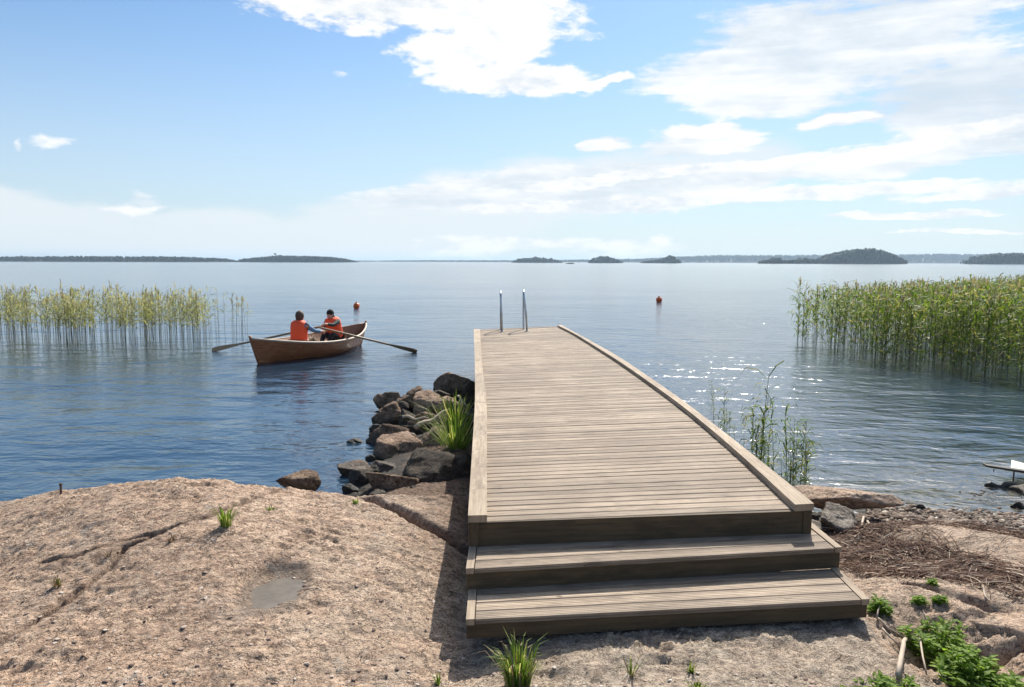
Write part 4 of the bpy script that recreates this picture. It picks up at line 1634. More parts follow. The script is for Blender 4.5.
# ------------------------------------------------------------------ reeds
def reed_geo(mb, seed, h, nleaf, base=(0, 0, 0), lean=None, lw=0.013, plume=True, lo=0.38, lf=1.0):
    r_ = random.Random(seed)
    bx, by, bz = base
    la = r_.uniform(0, 6.28)
    lm = (r_.uniform(0.0, 0.09) if lean is None else lean) * h
    lx, ly = math.cos(la) * lm, math.sin(la) * lm

    def at(t):
        return Vector((bx + lx * t ** 1.7, by + ly * t ** 1.7, bz - 0.15 + (h + 0.15) * t))
    mb.tube([at(0), at(0.5), at(1.0)], [0.0055, 0.0045, 0.002], 3, 0, cap=False)
    for k in range(nleaf):
        t = lo + (0.97 - lo) * (k + r_.random() * 0.8) / nleaf
        p = at(t)
        a = r_.uniform(0, 6.28)
        d = Vector((math.cos(a), math.sin(a), 0))
        s = Vector((-d.y, d.x, 0)) * lw * r_.uniform(0.7, 1.3)
        L = lf * r_.uniform(0.17, 0.36) * min(1.15, h / 1.7) * (1.15 - 0.4 * abs(t - 0.65))
        rise = r_.uniform(0.5, 1.2)
        droop = r_.uniform(0.2, 1.0)
        p1 = p + (d * 0.40 + Vector((0, 0, rise * 0.45))) * L
        p2 = p1 + (d * 0.45 + Vector((0, 0, 0.30 * rise - droop * 0.35))) * L
        p3 = p2 + (d * 0.25 - Vector((0, 0, droop * 0.55))) * L
        tw = Vector((0, 0, r_.uniform(-0.6, 0.6) * lw))
        mb.quad(p - s * 0.5, p + s * 0.5, p1 + s + tw, p1 - s - tw, 1)
        mb.quad(p1 - s - tw, p1 + s + tw, p2 + s * 0.8 + tw, p2 - s * 0.8 - tw, 1)
        mb.poly([p2 - s * 0.8 - tw, p2 + s * 0.8 + tw, p3], 1)
    if plume:
        p = at(1.0)
        a = r_.uniform(0, 6.28)
        d = Vector((math.cos(a), math.sin(a), 0))
        for q in range(5):
            aa = a + r_.uniform(-1.3, 1.3)
            dd = Vector((math.cos(aa), math.sin(aa), 0))
            L = r_.uniform(0.09, 0.17)
            s = Vector((-dd.y, dd.x, 0)) * 0.011
            e0 = p - Vector((0, 0, 0.03 * q))
            e1 = e0 + dd * L * 0.35 + Vector((0, 0, L * 0.8))
            e2 = e1 + dd * L * 0.5 + Vector((0, 0, L * 0.05))
            mb.quad(e0 - s * .4, e0 + s * .4, e1 + s, e1 - s, 2)
            mb.poly([e1 - s, e1 + s, e2], 2)


RM_ = [M['reed_stem'], M['reed_leaf'], M['reed_plume']]
RML = [m_leaf('pale_reed_stem', (0.14, 0.12, 0.07), (0.30, 0.26, 0.17), 0.15), m_leaf('pale_reed_leaf', (0.15, 0.17, 0.06), (0.36, 0.34, 0.19), 0.45, (0.46, 0.40, 0.30)), m_leaf('pale_reed_plume', (0.27, 0.22, 0.16), (0.42, 0.36, 0.28), 0.4)]


def reed_variants(n, h, nl, seed, plume=0.5, mats=None, **kw):
    out = []
    for i in range(n):
        mb_ = MB()
        reed_geo(mb_, seed + i, h * (0.86 + 0.28 * ((i * 7) % n) / n), nl, plume=(i / n < plume), **kw)
        out.append(mb_.mesh('reed', mats or RM_))
    return out


def put_reed(me_, x, y, label, group, sc_=1.0, z=0.0):
    o_ = bpy.data.objects.new('reed', me_)
    COL.objects.link(o_)
    o_.location = (x, y, z)
    o_.rotation_euler = (0, 0, random.uniform(0, 6.28))
    o_.scale = (sc_,) * 3
    return props(o_, label, 'reed', group)


# left bed: loose clumps, bases between two lines on the water
VL = reed_variants(16, 1.30, 15, 300, 0.8, lw=0.011, lo=0.42, mats=RML)
VLs = reed_variants(6, 1.28, 4, 340, 0.5, lw=0.009, lo=0.6, mats=RML)
clumps = [(-8, 340), (8, 343), (27, 341), (48, 346), (62, 343), (75, 347), (92, 344), (112, 340), (126, 346), (140, 343), (158, 345), (172, 341), (187, 344), (199, 342), (66, 338), (20, 337), (150, 338)]
nl = 0
for i in range(185):
    if i < 130:
        cx, cy = clumps[i % len(clumps)]
        px_ = cx + random.gauss(0, 6.0)
        py_ = cy + random.uniform(-6, 2)
    elif i < 167:
        px_ = random.uniform(-12, 212)
        py_ = random.uniform(333, 347)
    else:
        px_ = random.uniform(205, 252)
        py_ = random.uniform(333, 345)
    g = bp(px_, py_, 0)
    fr_ = 1.0 if px_ < 205 else 0.94
    v = random.choice(VL if i < 163 else VLs)
    lb, gr = ('thin sparse leaved reed on the loose fringe of the left bed, nearest the rowing boat', 'fringe reeds nearest the boat') if i >= 163 else ('slender pale green reed standing in the open reed bed left of the rowing boat', 'reeds in the left reed bed')
    put_reed(v, g.x, g.y, lb, gr, random.uniform(0.78, 1.12) * fr_)

# right bed: dense; the nearest and the outermost are individuals
VR = reed_variants(16, 1.62, 20, 400, 0.45, lw=0.013, lo=0.14)


def right_edge(px_):
    return float(np.interp(px_, [790, 800, 830, 870, 930, 1024, 1200, 1400], [343, 346, 352, 361, 370, 384, 402, 420]))


for i in range(72):
    if i < 30:
        px_ = random.uniform(797, 858)
        py_ = random.uniform(336, right_edge(px_))
    else:
        px_ = random.uniform(845, 1036)
        py_ = right_edge(px_) - abs(random.gauss(0, 4.0))
    g = bp(px_, py_, 0)
    s_ = random.uniform(0.78, 1.0) if px_ < 850 else random.uniform(0.82, 1.08)
    lb, gr = ('green reed standing apart at the thin left end of the right reed bed', 'reeds at the thin end of the right bed') if i < 30 else ('green leafy reed on the near water edge of the dense reed bed at the right', 'reeds edging the right reed bed')
    put_reed(random.choice(VR), g.x, g.y, lb, gr, s_)
mb = MB()
cnt = 0
for i in range(9000):
    x = random.uniform(6.5, 34)
    y = random.uniform(12, 38)
    px_, py_ = proj((x, y, 0))
    if px_ < 800 or px_ > 1500 or py_ > right_edge(px_) - 1.0: continue
    back = 27 + (x - 12) * 0.5 if x > 12 else 24.5 + (x - 8) * 0.7
    if y > back: continue
    dens = min(1.0, 0.10 + max(0, (px_ - 800)) / 95.0)
    if px_ > 1060: dens *= 0.3
    if random.random() > dens: continue
    hh = random.uniform(1.38, 1.70) * (1.0 if px_ > 900 else 0.90 + 0.10 * (px_ - 800) / 100) * (1.05 if px_ > 960 else 1)
    near = y < 19
    reed_geo(mb, 5000 + i, hh, 13 if near else 11, (x, y, 0), lw=0.015, plume=random.random() < 0.35, lo=random.uniform(0.12, 0.42) if px_ > 860 else 0.36)
    cnt += 1
for i in range(260):
    if random.random() < 0.75:
        cx, cy = random.choice(clumps)
        px_, py_ = cx + random.gauss(0, 9), cy + random.uniform(-11, 1)
    else:
        px_, py_ = random.uniform(-60, 215), random.uniform(328, 345)
    g = bp(px_, py_, 0)
    k0 = len(mb.mi)
    reed_geo(mb, 20000 + i, random.uniform(0.95, 1.45), 11, (g.x, g.y, 0), lw=0.009, plume=random.random() < 0.8, lo=0.45)
    for q in range(k0, len(mb.mi)): mb.mi[q] += 3
print('reeds stuff', cnt)
props(mb.build('reed_bed', RM_ + RML), 'mass of reeds thickening the dense bed at the right and the open bed at the left', 'reeds', None, 'stuff')

# young reeds by the dock
VD = reed_variants(9, 0.95, 20, 700, 0.0, lw=0.009, lo=0.06, lf=1.25)
YR = []
for (cx, cy, sp, n, hlo, hhi) in ((756, 461, 10, 12, 30, 76), (789, 486, 10, 14, 30, 84), (730, 440, 11, 7, 16, 42), (806, 486, 3, 3, 40, 54), (770, 474, 3, 3, 30, 50), (713, 412, 3, 2, 18, 34)):
    for i in range(n):
        YR.append((cx + random.gauss(0, sp), cy + random.gauss(0, 3), random.uniform(hlo, hhi)))
YR += [(760, 464, 98), (724, 428, 48)]
for (px_, py_, hpx) in YR:
    g = bp(px_, py_, 0)
    hpx_m = hpx * g.y / F
    put_reed(random.choice(VD), g.x, g.y, 'thin young reed growing from the shallows along the right side of the dock', 'young reeds beside the dock', hpx_m / 0.97)


# ------------------------------------------------------------------ grasses and weeds
def grass_tuft(px_, py_, w, h, n, label, m='grass', dry=0.0, group=None, z=None, name='grass_tuft', wid=0.004, spread=1.0, dist=None):
    g = bd(px_, py_, dist) if dist else gp(px_, py_)
    k = g.y / F
    W, H = w * k, h * k
    mb_ = MB()
    for i in range(n):
        a = random.uniform(0, 6.28)
        r_ = W * 0.22 * math.sqrt(random.random())
        p = Vector((r_ * math.cos(a), r_ * math.sin(a) * 0.8, -0.02))
        ln = H * random.uniform(0.55, 1.1)
        out = random.uniform(0.05, 0.65) * spread
        d = Vector((math.cos(a + random.uniform(-.5, .5)), math.sin(a), 0))
        s = Vector((-d.y, d.x, 0)) * wid * random.uniform(0.6, 1.3)
        c1 = p + d * out * ln * 0.30 + Vector((0, 0, ln * 0.5))
        c2 = c1 + d * out * ln * 0.45 + Vector((0, 0, ln * 0.38))
        c3 = c2 + d * out * ln * 0.55 + Vector((0, 0, ln * random.uniform(-0.15, 0.2)))
        mi = 1 if random.random() < dry else 0
        mb_.quad(p - s, p + s, c1 + s, c1 - s, mi)
        mb_.quad(c1 - s, c1 + s, c2 + s * .7, c2 - s * .7, mi)
        mb_.poly([c2 - s * .7, c2 + s * .7, c3], mi)
    o_ = mb_.build(name, [M[m], M['dry']], None, g)
    return props(o_, label, 'grass', group)


grass_tuft(518, 684, 62, 44, 190, 'bright green grass tuft at the bottom of the picture in front of the lower step', dry=0.10, wid=0.0035)
grass_tuft(457, 462, 30, 60, 120, 'tall bright grass clump leaning out from the boulders beside the dock', dry=0.04, wid=0.006, dist=8.5, spread=1.6)
grass_tuft(455, 436, 30, 44, 80, 'darker grass clump behind the tall bright one, against the dock', wid=0.007, dist=9.2)
grass_tuft(226, 526, 24, 26, 60, 'small fresh green tuft sprouting from the crack in the bedrock', wid=0.004)
grass_tuft(58, 586, 18, 14, 40, 'tiny dried brown tuft in the bedrock crack at the left', dry=0.8, wid=0.003)
grass_tuft(355, 503, 14, 8, 26, 'little green tuft on the ledge by the boulder pile', wid=0.004)
grass_tuft(631, 676, 14, 26, 22, 'thin wispy grass sprig on grey rock in front of the steps', dry=0.35, wid=0.0025)
grass_tuft(691, 672, 12, 12, 30, 'small round green sprig on grey rock right of the wispy one', wid=0.004)
grass_tuft(698, 690, 30, 12, 60, 'low green grass patch at the bottom edge of the picture', wid=0.004)
grass_tuft(270, 510, 20, 7, 40, 'thin mossy grass line in the crack near the bedrock crest', wid=0.004, dry=0.3)
grass_tuft(108, 556, 14, 8, 26, 'dry reddish tuft in the middle of the bedrock crack', dry=1.0, wid=0.003)
grass_tuft(172, 540, 18, 8, 30, 'flattened brown dry tuft below the dark bedrock crack', dry=1.0, wid=0.003)
grass_tuft(438, 684, 10, 14, 22, 'small green tuft in the shadow left of the bottom step', wid=0.003)


def weed(px_, py_, w, h, n, label, leaf=0.046, group=None):
    g = gp(px_, py_)
    k = g.y / F
    W, H = w * k / 2, h * k
    root = empty('weed_plant', g, 0, label, 'plant', group)
    mb_, st = MB(), MB()
    for i in range(n):
        a = random.uniform(0, 6.28)
        r_ = math.sqrt(random.random())
        base = Vector((W * r_ * 0.6 * math.cos(a), W * r_ * 0.5 * math.sin(a), -0.02))
        hh = H * (1.05 - 0.45 * r_) * random.uniform(0.45, 1.15)
        top = base + Vector((W * 0.45 * r_ * math.cos(a), W * 0.35 * r_ * math.sin(a), hh))
        st.tube([base, (base + top) / 2 + Vector((random.uniform(-.005, .005), 0, 0.005)), top], [0.0025, 0.002, 0.0015], 4, cap=False)
        for q in range(13):
            t = 0.3 + 0.7 * (q + random.random() * .6) / 13
            p = base.lerp(top, min(t, 1))
            b2 = random.uniform(0, 6.28)
            d = Vector((math.cos(b2), math.sin(b2), random.uniform(0.0, 0.9))).normalized()
            s = d.cross(Vector((0, 0, 1))).normalized()
            L = leaf * random.uniform(0.6, 1.2)
            # lobed leaf
            up_ = s.cross(d).normalized()
            q0, q1, q2, q3 = p, p + d * L * 0.35 + up_ * L * 0.05, p + d * L * 0.72 + up_ * L * 0.02, p + d * L * 1.05 - up_ * L * 0.12
            w1, w2 = s * L * 0.26, s * L * 0.20
            mb_.poly([q0, q1 - w1, q1], 0)
            mb_.poly([q0, q1, q1 + w1], 0)
            mb_.poly([q1 - w1, q2 - w2, q3, q1], 0)
            mb_.poly([q1 + w1, q1, q3, q2 + w2], 0)
    mb_.build('leaves', M['weed'], root)
    st.build('stems', M['weed'], root)
    return root


weed(936, 660, 70, 50, 42, 'largest leafy green weed, between the white stick and the undercut slab')
weed(964, 684, 66, 44, 40, 'leafy weed at the bottom edge, just below the largest one')
weed(1002, 700, 60, 30, 40, 'leafy weed cut by the bottom edge near the right corner')
weed(880, 612, 26, 16, 22, 'small weed at the lower right corner of the bottom step', 0.035)
weed(919, 602, 14, 10, 12, 'tiny sprig in the dry reed litter, left of another', 0.03)
weed(941, 602, 14, 12, 12, 'tiny sprig in the dry reed litter, right of another', 0.03)
weed(934, 584, 14, 8, 10, 'tiny sprig higher in the dry reed litter', 0.028)
weed(895, 696, 80, 16, 44, 'low weed patch along the bottom edge below the white stick', 0.035)
weed(862, 700, 40, 14, 22, 'low sprig at the bottom edge left of the weed patch', 0.03)


# ------------------------------------------------------------------ sticks
def stick(pts, r0, r1, m, label, name='stick', lift=0.012, cat='stick'):
    P = []
    for a, b_ in pts:
        g = gp(a, b_)
        P.append(g + Vector((0, 0, lift)))
    for k in range(1, len(P) - 1):
        P[k].z = max(P[k].z, (P[k - 1].z + P[k + 1].z) / 2)
    c_ = P[0].copy()
    Q = []
    for a, b_ in zip(P, P[1:]):
        for t in (0, 0.33, 0.66):
            q = a.lerp(b_, t) + Vector((random.uniform(-.004, .004), random.uniform(-.004, .004), random.uniform(-.003, .004)))
            Q.append(q - c_)
    Q.append(P[-1] - c_)
    n = len(Q)
    mb_ = MB()
    mb_.tube(Q, [r0 + (r1 - r0) * i / (n - 1) * random.uniform(0.9, 1.1) for i in range(n)], 7)
    return props(mb_.build(name, M[m], None, c_, True), label, cat)


stick([(898, 682), (902, 660), (906, 643)], 0.013, 0.010, 'stick', 'thick bleached white stick lying on grey rock near the bottom edge', lift=0.03)
stick([(876, 620), (888, 631), (906, 641)], 0.007, 0.005, 'stick', 'thin pale branch running down from the step corner to the white stick')
stick([(877, 622), (881, 604)], 0.005, 0.003, 'stick', 'short twig propped upright by the step corner', lift=0.02)
stick([(882, 632), (896, 648), (902, 652)], 0.006, 0.005, 'stick', 'brown twig crossing beside the white stick')
stick([(908, 646), (918, 656), (926, 674)], 0.007, 0.004, 'stick', 'crooked pale root lying left of the weeds')
stick([(959, 664), (972, 659)], 0.007, 0.005, 'stick', 'short broken stick lying among the weeds', lift=0.05)
stick([(866, 520), (872, 530), (882, 541)], 0.010, 0.007, 'stick', 'grey bent branch in the litter right of the rough grey rock')
stick([(858, 542), (863, 528), (868, 522)], 0.012, 0.006, 'stick', 'pale forked driftwood at the foot of the grey rock')
stick([(925, 588), (935, 574), (944, 562)], 0.005, 0.004, 'stick', 'long pale reed stalk standing out of the brown litter')
stick([(982, 588), (985, 600), (990, 604)], 0.006, 0.005, 'stick', 'pale stalk in the litter near the right edge')
# driftwood poles lying on the boulder pile
for (x0, y0, d0, x1, y1, d1, r_, lb) in ((415, 428, 9.35, 448, 411, 9.7, 0.035, 'weathered driftwood pole leaning across the dark boulders'),
                                        (403, 417, 9.7, 428, 419, 9.5, 0.018, 'thin driftwood branch on the boulders left of the grass'),
                                        (395, 428, 9.3, 416, 437, 9.1, 0.022, 'short driftwood branch slanting down the boulder pile'),
                                        (458, 396, 10.6, 466, 406, 10.2, 0.016, 'grey twig sticking up between the dock and the grass')):
    a, b_ = bd(x0, y0, d0), bd(x1, y1, d1)
    mb = MB()
    n = 7
    mb.tube([(a.lerp(b_, i / n) - a) + Vector((0, 0, 0.02 * math.sin(i * 1.3))) for i in range(n + 1)], [r_ * (1 - 0.3 * i / n) for i in range(n + 1)], 8)
    props(mb.build('driftwood', M['stick'], None, a, True), lb, 'driftwood')

# iron rod on the crest
g = gp(61, 494)
mb = MB()
mb.tube([(0, 0, -0.05), (0.002, 0, 0.085)], 0.009, 10)
mb.tube([(0.002, 0, 0.07), (0.002, 0, 0.078)], 0.013, 10)
props(mb.build('iron_rod', M['rust'], None, g), 'short rusty iron rod set in the crest of the bedrock at the left', 'rod')

# floating log, plank and white board at the right edge
p = bp(1000, 488, 0)
mb = MB()
a, b_ = bp(985, 486, 0.0), bp(1050, 489, 0.0)
n = 12
mb.tube([(a.lerp(b_, i / n) - a) + Vector((0, 0, 0.005 + 0.02 * math.sin(i * 1.7))) for i in range(n + 1)], [0.018 + 0.03 * min(1, i / 5) * (1 + 0.2 * math.sin(i * 2.1)) for i in range(n + 1)], 9)
props(mb.build('floating_log', M['darkwood'], None, a, True), 'dark waterlogged branch floating at the right edge', 'log')
place_boulder(1026, 494, 40, 20, 7.3, 91, 'boulder', 'brown rock standing in the water at the right edge under the plank', name='boulder', cat='rock', sub=4)
pl = empty('mooring_plank', bp(1020, 485, 0.0), 0, 'dark plank on a thin post over the water carrying a white board', 'plank')
org = pl.location.copy()
a, b_ = bd(988, 467.5, 7.5), bd(1040, 475.5, 7.5)
mb = MB()
dx = (b_ - a)
wv = Vector((0, 0.09, 0))
uz = Vector((0, 0, 0.022))
mb.hexa([a - org, b_ - org, b_ - org + wv, a - org + wv], [a - org + uz, b_ - org + uz, b_ - org + wv + uz, a - org + wv + uz])
bevel(mb.build('board', M['darkwood'], pl), 0.004)
mb = MB()
q = bd(1014, 472, 7.53) - org
mb.tube([(q.x, q.y, q.z), (q.x, q.y, -0.3)], 0.008, 8)
mb.build('post', M['rust'], pl)
mb = MB()
q = bd(994, 469, 7.53) - org
mb.tube([(q.x, q.y, q.z), (q.x, q.y, q.z - 0.03)], 0.005, 8)
mb.build('bolt', M['rust'], pl)
wp = plain('white_painted_board', (0.72, 0.68, 0.58), 0.6, 0, 0.1, 10)
mb = MB()
a, b_, c_, d = bd(1012.5, 471.5, 7.52) - org, bd(1040, 476, 7.52) - org, bd(1040, 468, 7.95) - org, bd(1013.5, 460.5, 7.95) - org
t = Vector((0, 0.03, 0.0))
mb.hexa([a, b_, c_, d], [a + t, b_ + t, c_ + t, d + t])
mb.build('white_board', wp, pl)

# ------------------------------------------------------------------ litter and pebbles (stuff)
def inpoly(x, y, P):
    r_ = False
    for (ax_, ay_), (bx_, by_) in zip(P, P[1:] + P[:1]):
        if (ay_ > y) != (by_ > y) and x < (bx_ - ax_) * (y - ay_) / (by_ - ay_) + ax_:
            r_ = not r_
    return r_


mb = MB()
LP = [tuple(bp(a, b_, 0.22)[:2]) for a, b_ in LITTER]
xs, ys = [p[0] for p in LP], [p[1] for p in LP]
nn = 0
while nn < 11000:
    x, y = random.uniform(min(xs) - .1, max(xs)), random.uniform(min(ys) - .1, max(ys) + .1)
    jx, jy = x + random.gauss(0, 0.14), y + random.gauss(0, 0.12)
    if not inpoly(jx, jy, LP): continue
    cl_ = mnoise.noise(Vector((x * 2.6, y * 3.5, 0)))
    if cl_ < -0.12 and random.random() < 0.75: continue
    a = random.gauss(0, 1.1)
    L = random.uniform(0.03, 0.18) * (2.0 if random.random() < 0.04 else 1)
    d = Vector((math.cos(a), math.sin(a), 0)) * L / 2
    p0, p1 = Vector((x, y, 0)) - d, Vector((x, y, 0)) + d
    h = random.uniform(0.0, 0.035) * (1 + cl_ * 2)
    p0.z = gz(p0.x, p0.y) + h
    p1.z = gz(p1.x, p1.y) + h + random.uniform(-0.01, 0.02)
    pm_ = (p0 + p1) / 2
    pm_.z = max(pm_.z, gz(pm_.x, pm_.y) + 0.004) + 0.006
    mb.tube([p0, pm_, p1], random.uniform(0.0010, 0.0032), 3, cap=False)
    nn += 1
lit_m, b_ = mat('reed_litter')
setin(b_, 'Base Color', ramp(island(), [(0.0, (0.045, 0.022, 0.012)), (0.45, (0.13, 0.062, 0.036)), (0.75, (0.25, 0.145, 0.09)), (1.0, (0.58, 0.47, 0.36))]))
setin(b_, 'Roughness', 0.85)
props(mb.build('reed_litter', lit_m), 'matted brown dry reed litter washed up on the right shore', 'litter', None, 'stuff')

peb = [boulder_mesh(900 + i, 1, 0.85, 0.6, 2, 10) for i in range(5)]
pv = [(np.array([v.co[:] for v in m_.vertices]), [tuple(p_.vertices) for p_ in m_.polygons]) for m_ in peb]
mb = MB()
for i in range(2600):
    px_ = random.uniform(868, 1060)
    py_ = random.gauss(513 + (px_ - 900) * 0.04, 4.5) if random.random() < 0.72 else random.uniform(505, 560)
    if py_ < 496: continue
    g = bp(px_, py_, 0.03)
    z = gz(g.x, g.y)
    if z < -0.03: z = -0.02
    r_ = random.choice((0.010, 0.014, 0.020, 0.032)) * random.uniform(0.8, 1.4)
    co, fs = random.choice(pv)
    a = random.uniform(0, 6.28)
    ca, sa = math.cos(a), math.sin(a)
    i0 = len(mb.v)
    for c_ in co:
        mb.v.append((g.x + r_ * (c_[0] * ca - c_[1] * sa), g.y + r_ * (c_[0] * sa + c_[1] * ca), z + r_ * c_[2] + r_ * 0.15))
    for f in fs:
        mb.f.append(tuple(i0 + k for k in f))
        mb.mi.append(0)
        mb.uv.append([(0, 0)] * len(f))
pebm, b_ = mat('pebble_stone')
setin(b_, 'Base Color', ramp(island(), [(0.0, (0.05, 0.038, 0.03)), (0.5, (0.15, 0.10, 0.072)), (0.85, (0.28, 0.22, 0.17)), (1.0, (0.50, 0.45, 0.38))]))
setin(b_, 'Roughness', 0.8)
b_.inputs['Specular IOR Level'].default_value = 0.25
props(mb.build('pebbles', pebm, smooth=True), 'mixed grey and pink pebbles along the waterline of the right shore', 'pebbles', None, 'stuff')

# flakes of loose stone on the bedrock
mb = MB()
for i in range(1500):
    px_, py_ = random.uniform(-60, 1000), 490 + 205 * math.sqrt(random.random())
    if px_ > 560 and py_ < 655: continue
    g = bp(px_, py_, 0.5)
    if g.y < 3 or g.y > 5.5 or (g.x > -0.25 and g.y > 3.62): continue
    z = gz(g.x, g.y)
    r_ = random.choice((0.005, 0.008, 0.013)) * random.uniform(0.7, 1.5)
    co, fs = random.choice(pv)
    a = random.uniform(0, 6.28)
    ca, sa = math.cos(a), math.sin(a)
    i0 = len(mb.v)
    for c_ in co:
        mb.v.append((g.x + r_ * (c_[0] * ca - c_[1] * sa), g.y + r_ * (c_[0] * sa + c_[1] * ca), z + r_ * 0.5 * c_[2] + r_ * 0.1))
    for f in fs:
        mb.f.append(tuple(i0 + k for k in f))
        mb.mi.append(0)
        mb.uv.append([(0, 0)] * len(f))
chm, b_ = mat('stone_chip')
setin(b_, 'Base Color', ramp(island(), [(0.0, (0.12, 0.08, 0.06)), (0.5, (0.30, 0.21, 0.16)), (1.0, (0.50, 0.43, 0.37))]))
setin(b_, 'Roughness', 0.85)
props(mb.build('stone_chips', chm), 'small loose chips of stone scattered on the bedrock', 'stone chips', None, 'stuff')


# ------------------------------------------------------------------ far shores
def forest(px0, px1, prof, dist, n, label, tree=9.0, depth=60, seed=0, groundh=1.2, name='wooded_island', kind_tree='forest', extra=None):
    """An island: low ground plus a wood that reads as one mass. prof: [(px, top_py)]"""
    r_ = random.Random(seed)
    P = [bp(px0, 264, 0), bp(px1, 264, 0)]
    base_y = dist
    xs_ = [bd(p_, 262, dist).x for p_, _ in prof]
    tops_ = [bd(p_, q_, dist).z for p_, q_ in prof]
    x0, x1 = xs_[0], xs_[-1]
    # ground
    nx, ny = 60, 8
    gxx = np.linspace(x0, x1, nx)
    gyy = np.linspace(-0.05, 1, ny)
    mb_ = MB()

    def gh(x, v):
        tp = np.interp(x, xs_, tops_)
        hgt = max(0.5, (tp - tree)) if tp > tree else max(0.3, tp * 0.2)
        e = smooth01(np.array((x - x0) / (0.04 * (x1 - x0) + 1))) * smooth01(np.array((x1 - x) / (0.04 * (x1 - x0) + 1)))
        return float(hgt * math.sin(math.pi * min(1, max(0, v))) ** 0.6 * e) - (0.4 if v < 0 else 0)
    for i in range(nx - 1):
        for j in range(ny - 1):
            q = []
            for a, b2 in ((i, j), (i + 1, j), (i + 1, j + 1), (i, j + 1)):
                q.append((gxx[a], dist + gyy[b2] * depth, gh(gxx[a], gyy[b2])))
            mb_.quad(*q)
    o1 = mb_.build('island', M['islet'])
    props(o1, 'low rocky ' + label, 'island', None, 'structure')
    mb_ = MB()
    for k in range(n):
        x = r_.uniform(x0, x1)
        v = r_.random() ** 1.3
        tp = float(np.interp(x, xs_, tops_)) * r_.uniform(0.70, 1.07)
        zb = gh(x, v)
        h = max(tp - zb, 1.0)
        if v > 0.5: h *= 0.9
        y = dist + v * depth
        w = h * r_.uniform(0.22, 0.40) if tree > 6 else h * r_.uniform(0.4, 0.7)
        w = min(w, 5.5)
        # lumpy crown of three stacked lobes, or a spire
        if r_.random() < 0.68:
            for (z0, z1, ww) in ((0.12, 0.62, 1.0), (0.40, 0.85, 0.7), (0.65, 1.0, 0.42)):
                i0 = len(mb_.v)
                m2 = 6
                for q in range(m2):
                    a = 6.283 * q / m2 + r_.random()
                    mb_.v.append((x + w * ww * math.cos(a) * r_.uniform(.7, 1.1), y + w * ww * math.sin(a), zb + h * z0 + r_.uniform(-.3, .3)))
                mb_.v.append((x, y, zb + h * z1))
                for q in range(m2):
                    mb_.f.append((i0 + q, i0 + (q + 1) % m2, i0 + m2))
                    mb_.mi.append(0)
                    mb_.uv.append([(0, 0)] * 3)
        else:
            for q in range(3):
                mb_.ball((x + r_.uniform(-.5, .5) * w, y, zb + h * (0.45 + 0.2 * q) - w * 0.2), w * r_.uniform(0.6, 0.95), 6, 0, 1, 1, r_.uniform(0.6, 1.0))
    if extra:
        for (px_, py_) in extra:
            t_ = bd(px_, py_, dist + 2)
            zb = 0.3
            mb_.tube([(t_.x, t_.y, zb), (t_.x, t_.y, t_.z)], 0.25, 5)
            for q in range(5):
                mb_.ball((t_.x + r_.uniform(-1.4, 1.4), t_.y, t_.z - 0.8 - 0.7 * q * r_.uniform(.6, 1.2)), 1.1, 6, 0, 1.4, 1, 0.6)
    o2 = mb_.build('forest', M['forest'])
    props(o2, 'dark wood covering the ' + label, 'forest', None, 'stuff')


forest(-120, 236, [(-260, 257), (-120, 256.5), (0, 256.4), (60, 255.8), (130, 256), (180, 256.4), (215, 257.6), (236, 262)], 1300, 4200, 'long island at the left edge of the horizon', 8, 70, 1)
forest(234, 352, [(232, 262), (240, 258.5), (262, 256.5), (276, 255), (300, 255.8), (330, 256.5), (345, 259), (354, 262)], 1350, 1700, 'island left of the rowing boat on the horizon', 8, 60, 2, extra=[(275, 252.8)])
forest(340, 1100, [(330, 260.6), (420, 260), (520, 260), (640, 258.5), (690, 256), (720, 254.8), (800, 254.6), (905, 254.0), (950, 253.4), (985, 253.8), (1100, 253.5), (1250, 254)], 2800, 9500, 'long mainland shore along the horizon', 12, 300, 3)
forest(512, 562, [(511, 262), (520, 258.6), (535, 257.2), (548, 258.4), (556, 259.6), (563, 262)], 1500, 420, 'small island above the dock end', 6, 40, 4)
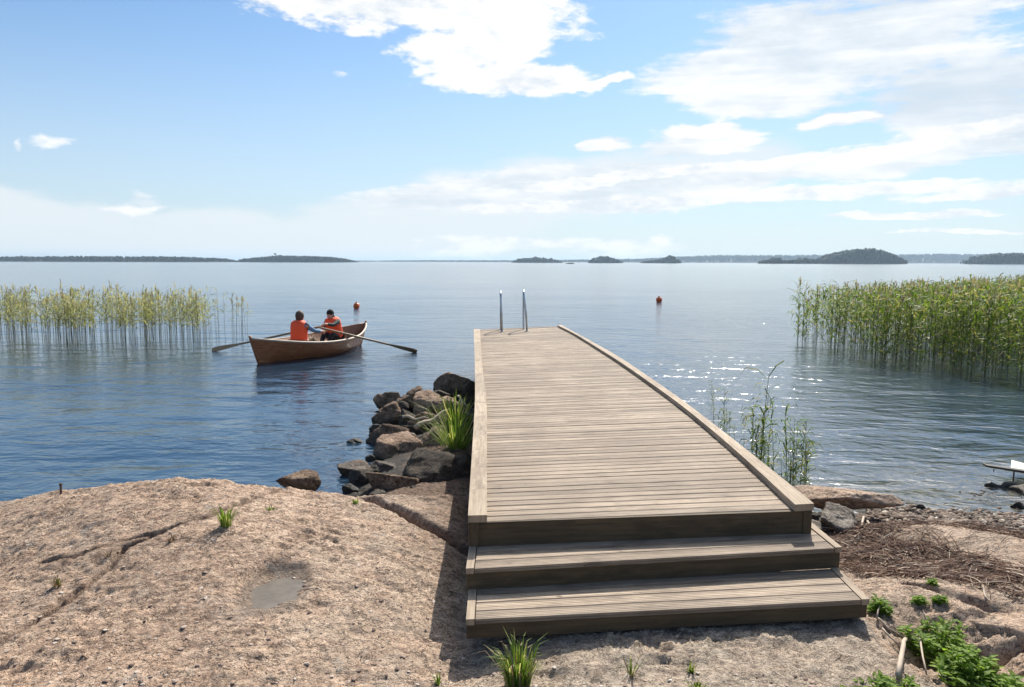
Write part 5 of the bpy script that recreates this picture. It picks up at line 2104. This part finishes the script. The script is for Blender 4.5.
forest(590, 622, [(589, 262), (594, 258), (603, 256), (612, 257), (618, 259.5), (623, 261.5)], 1400, 280, 'small round island right of the dock', 6, 30, 5)
forest(645, 680, [(643, 261.5), (652, 260), (662, 259.2), (667, 256.5), (671, 255.2), (675, 257), (681, 261)], 1350, 260, 'tiny island with a taller tree group', 6, 30, 6)
forest(762, 830, [(762, 261), (768, 259.6), (776, 257.6), (785, 260), (795, 259.8), (806, 257.4), (815, 259), (832, 259)], 1150, 380, 'low islets left of the hump island', 5, 30, 7)
forest(826, 908, [(822, 260.5), (832, 256), (842, 252), (852, 250), (862, 249.2), (875, 249.2), (886, 251), (896, 254), (903, 258), (909, 261)], 1150, 1700, 'hump backed island with pines above the reeds', 7, 50, 8, extra=[(857, 248.2), (866, 247.6), (874, 247.8), (881, 249), (869, 248)])
forest(976, 1090, [(978, 260.5), (986, 256), (997, 253.4), (1010, 252.8), (1024, 253), (1060, 252.5), (1100, 255)], 1200, 1200, 'island at the right edge of the horizon', 7, 50, 9)
# low skerry
c_ = bp(570, 262.9, 0)
c_ = bd(570, 262.5, 800)
me_ = boulder_mesh(95, 5.2, 3.0, 1.1, 4, 10)
me_.materials.append(M['boulder_black'])
props(link_mesh('skerry', me_, None, (c_.x, 800, 0.1)), 'tiny bare rock island just right of the small wooded one', 'rock island', None, 'structure')

# ------------------------------------------------------------------ haze
HAZE = True
if HAZE:
    hm = bpy.data.materials.new('haze_air')
    hm.use_nodes = True
    nt = hm.node_tree
    for n_ in list(nt.nodes):
        if n_.type != 'OUTPUT_MATERIAL': nt.nodes.remove(n_)
    pv_ = nt.nodes.new('ShaderNodeVolumePrincipled')
    pv_.inputs['Color'].default_value = (0.60, 0.80, 1.0, 1)
    pv_.inputs['Density'].default_value = 0.00017
    pv_.inputs['Anisotropy'].default_value = 0.2
    nt.links.new(pv_.outputs[0], nt.nodes['Material Output'].inputs['Volume'])
    mb = MB()
    mb.box(-9100, 9100, -9100, 9100, -3.2, 42)
    o = mb.build('haze', hm)
    props(o, 'thin bluish haze over the lake', 'haze', None, 'stuff')
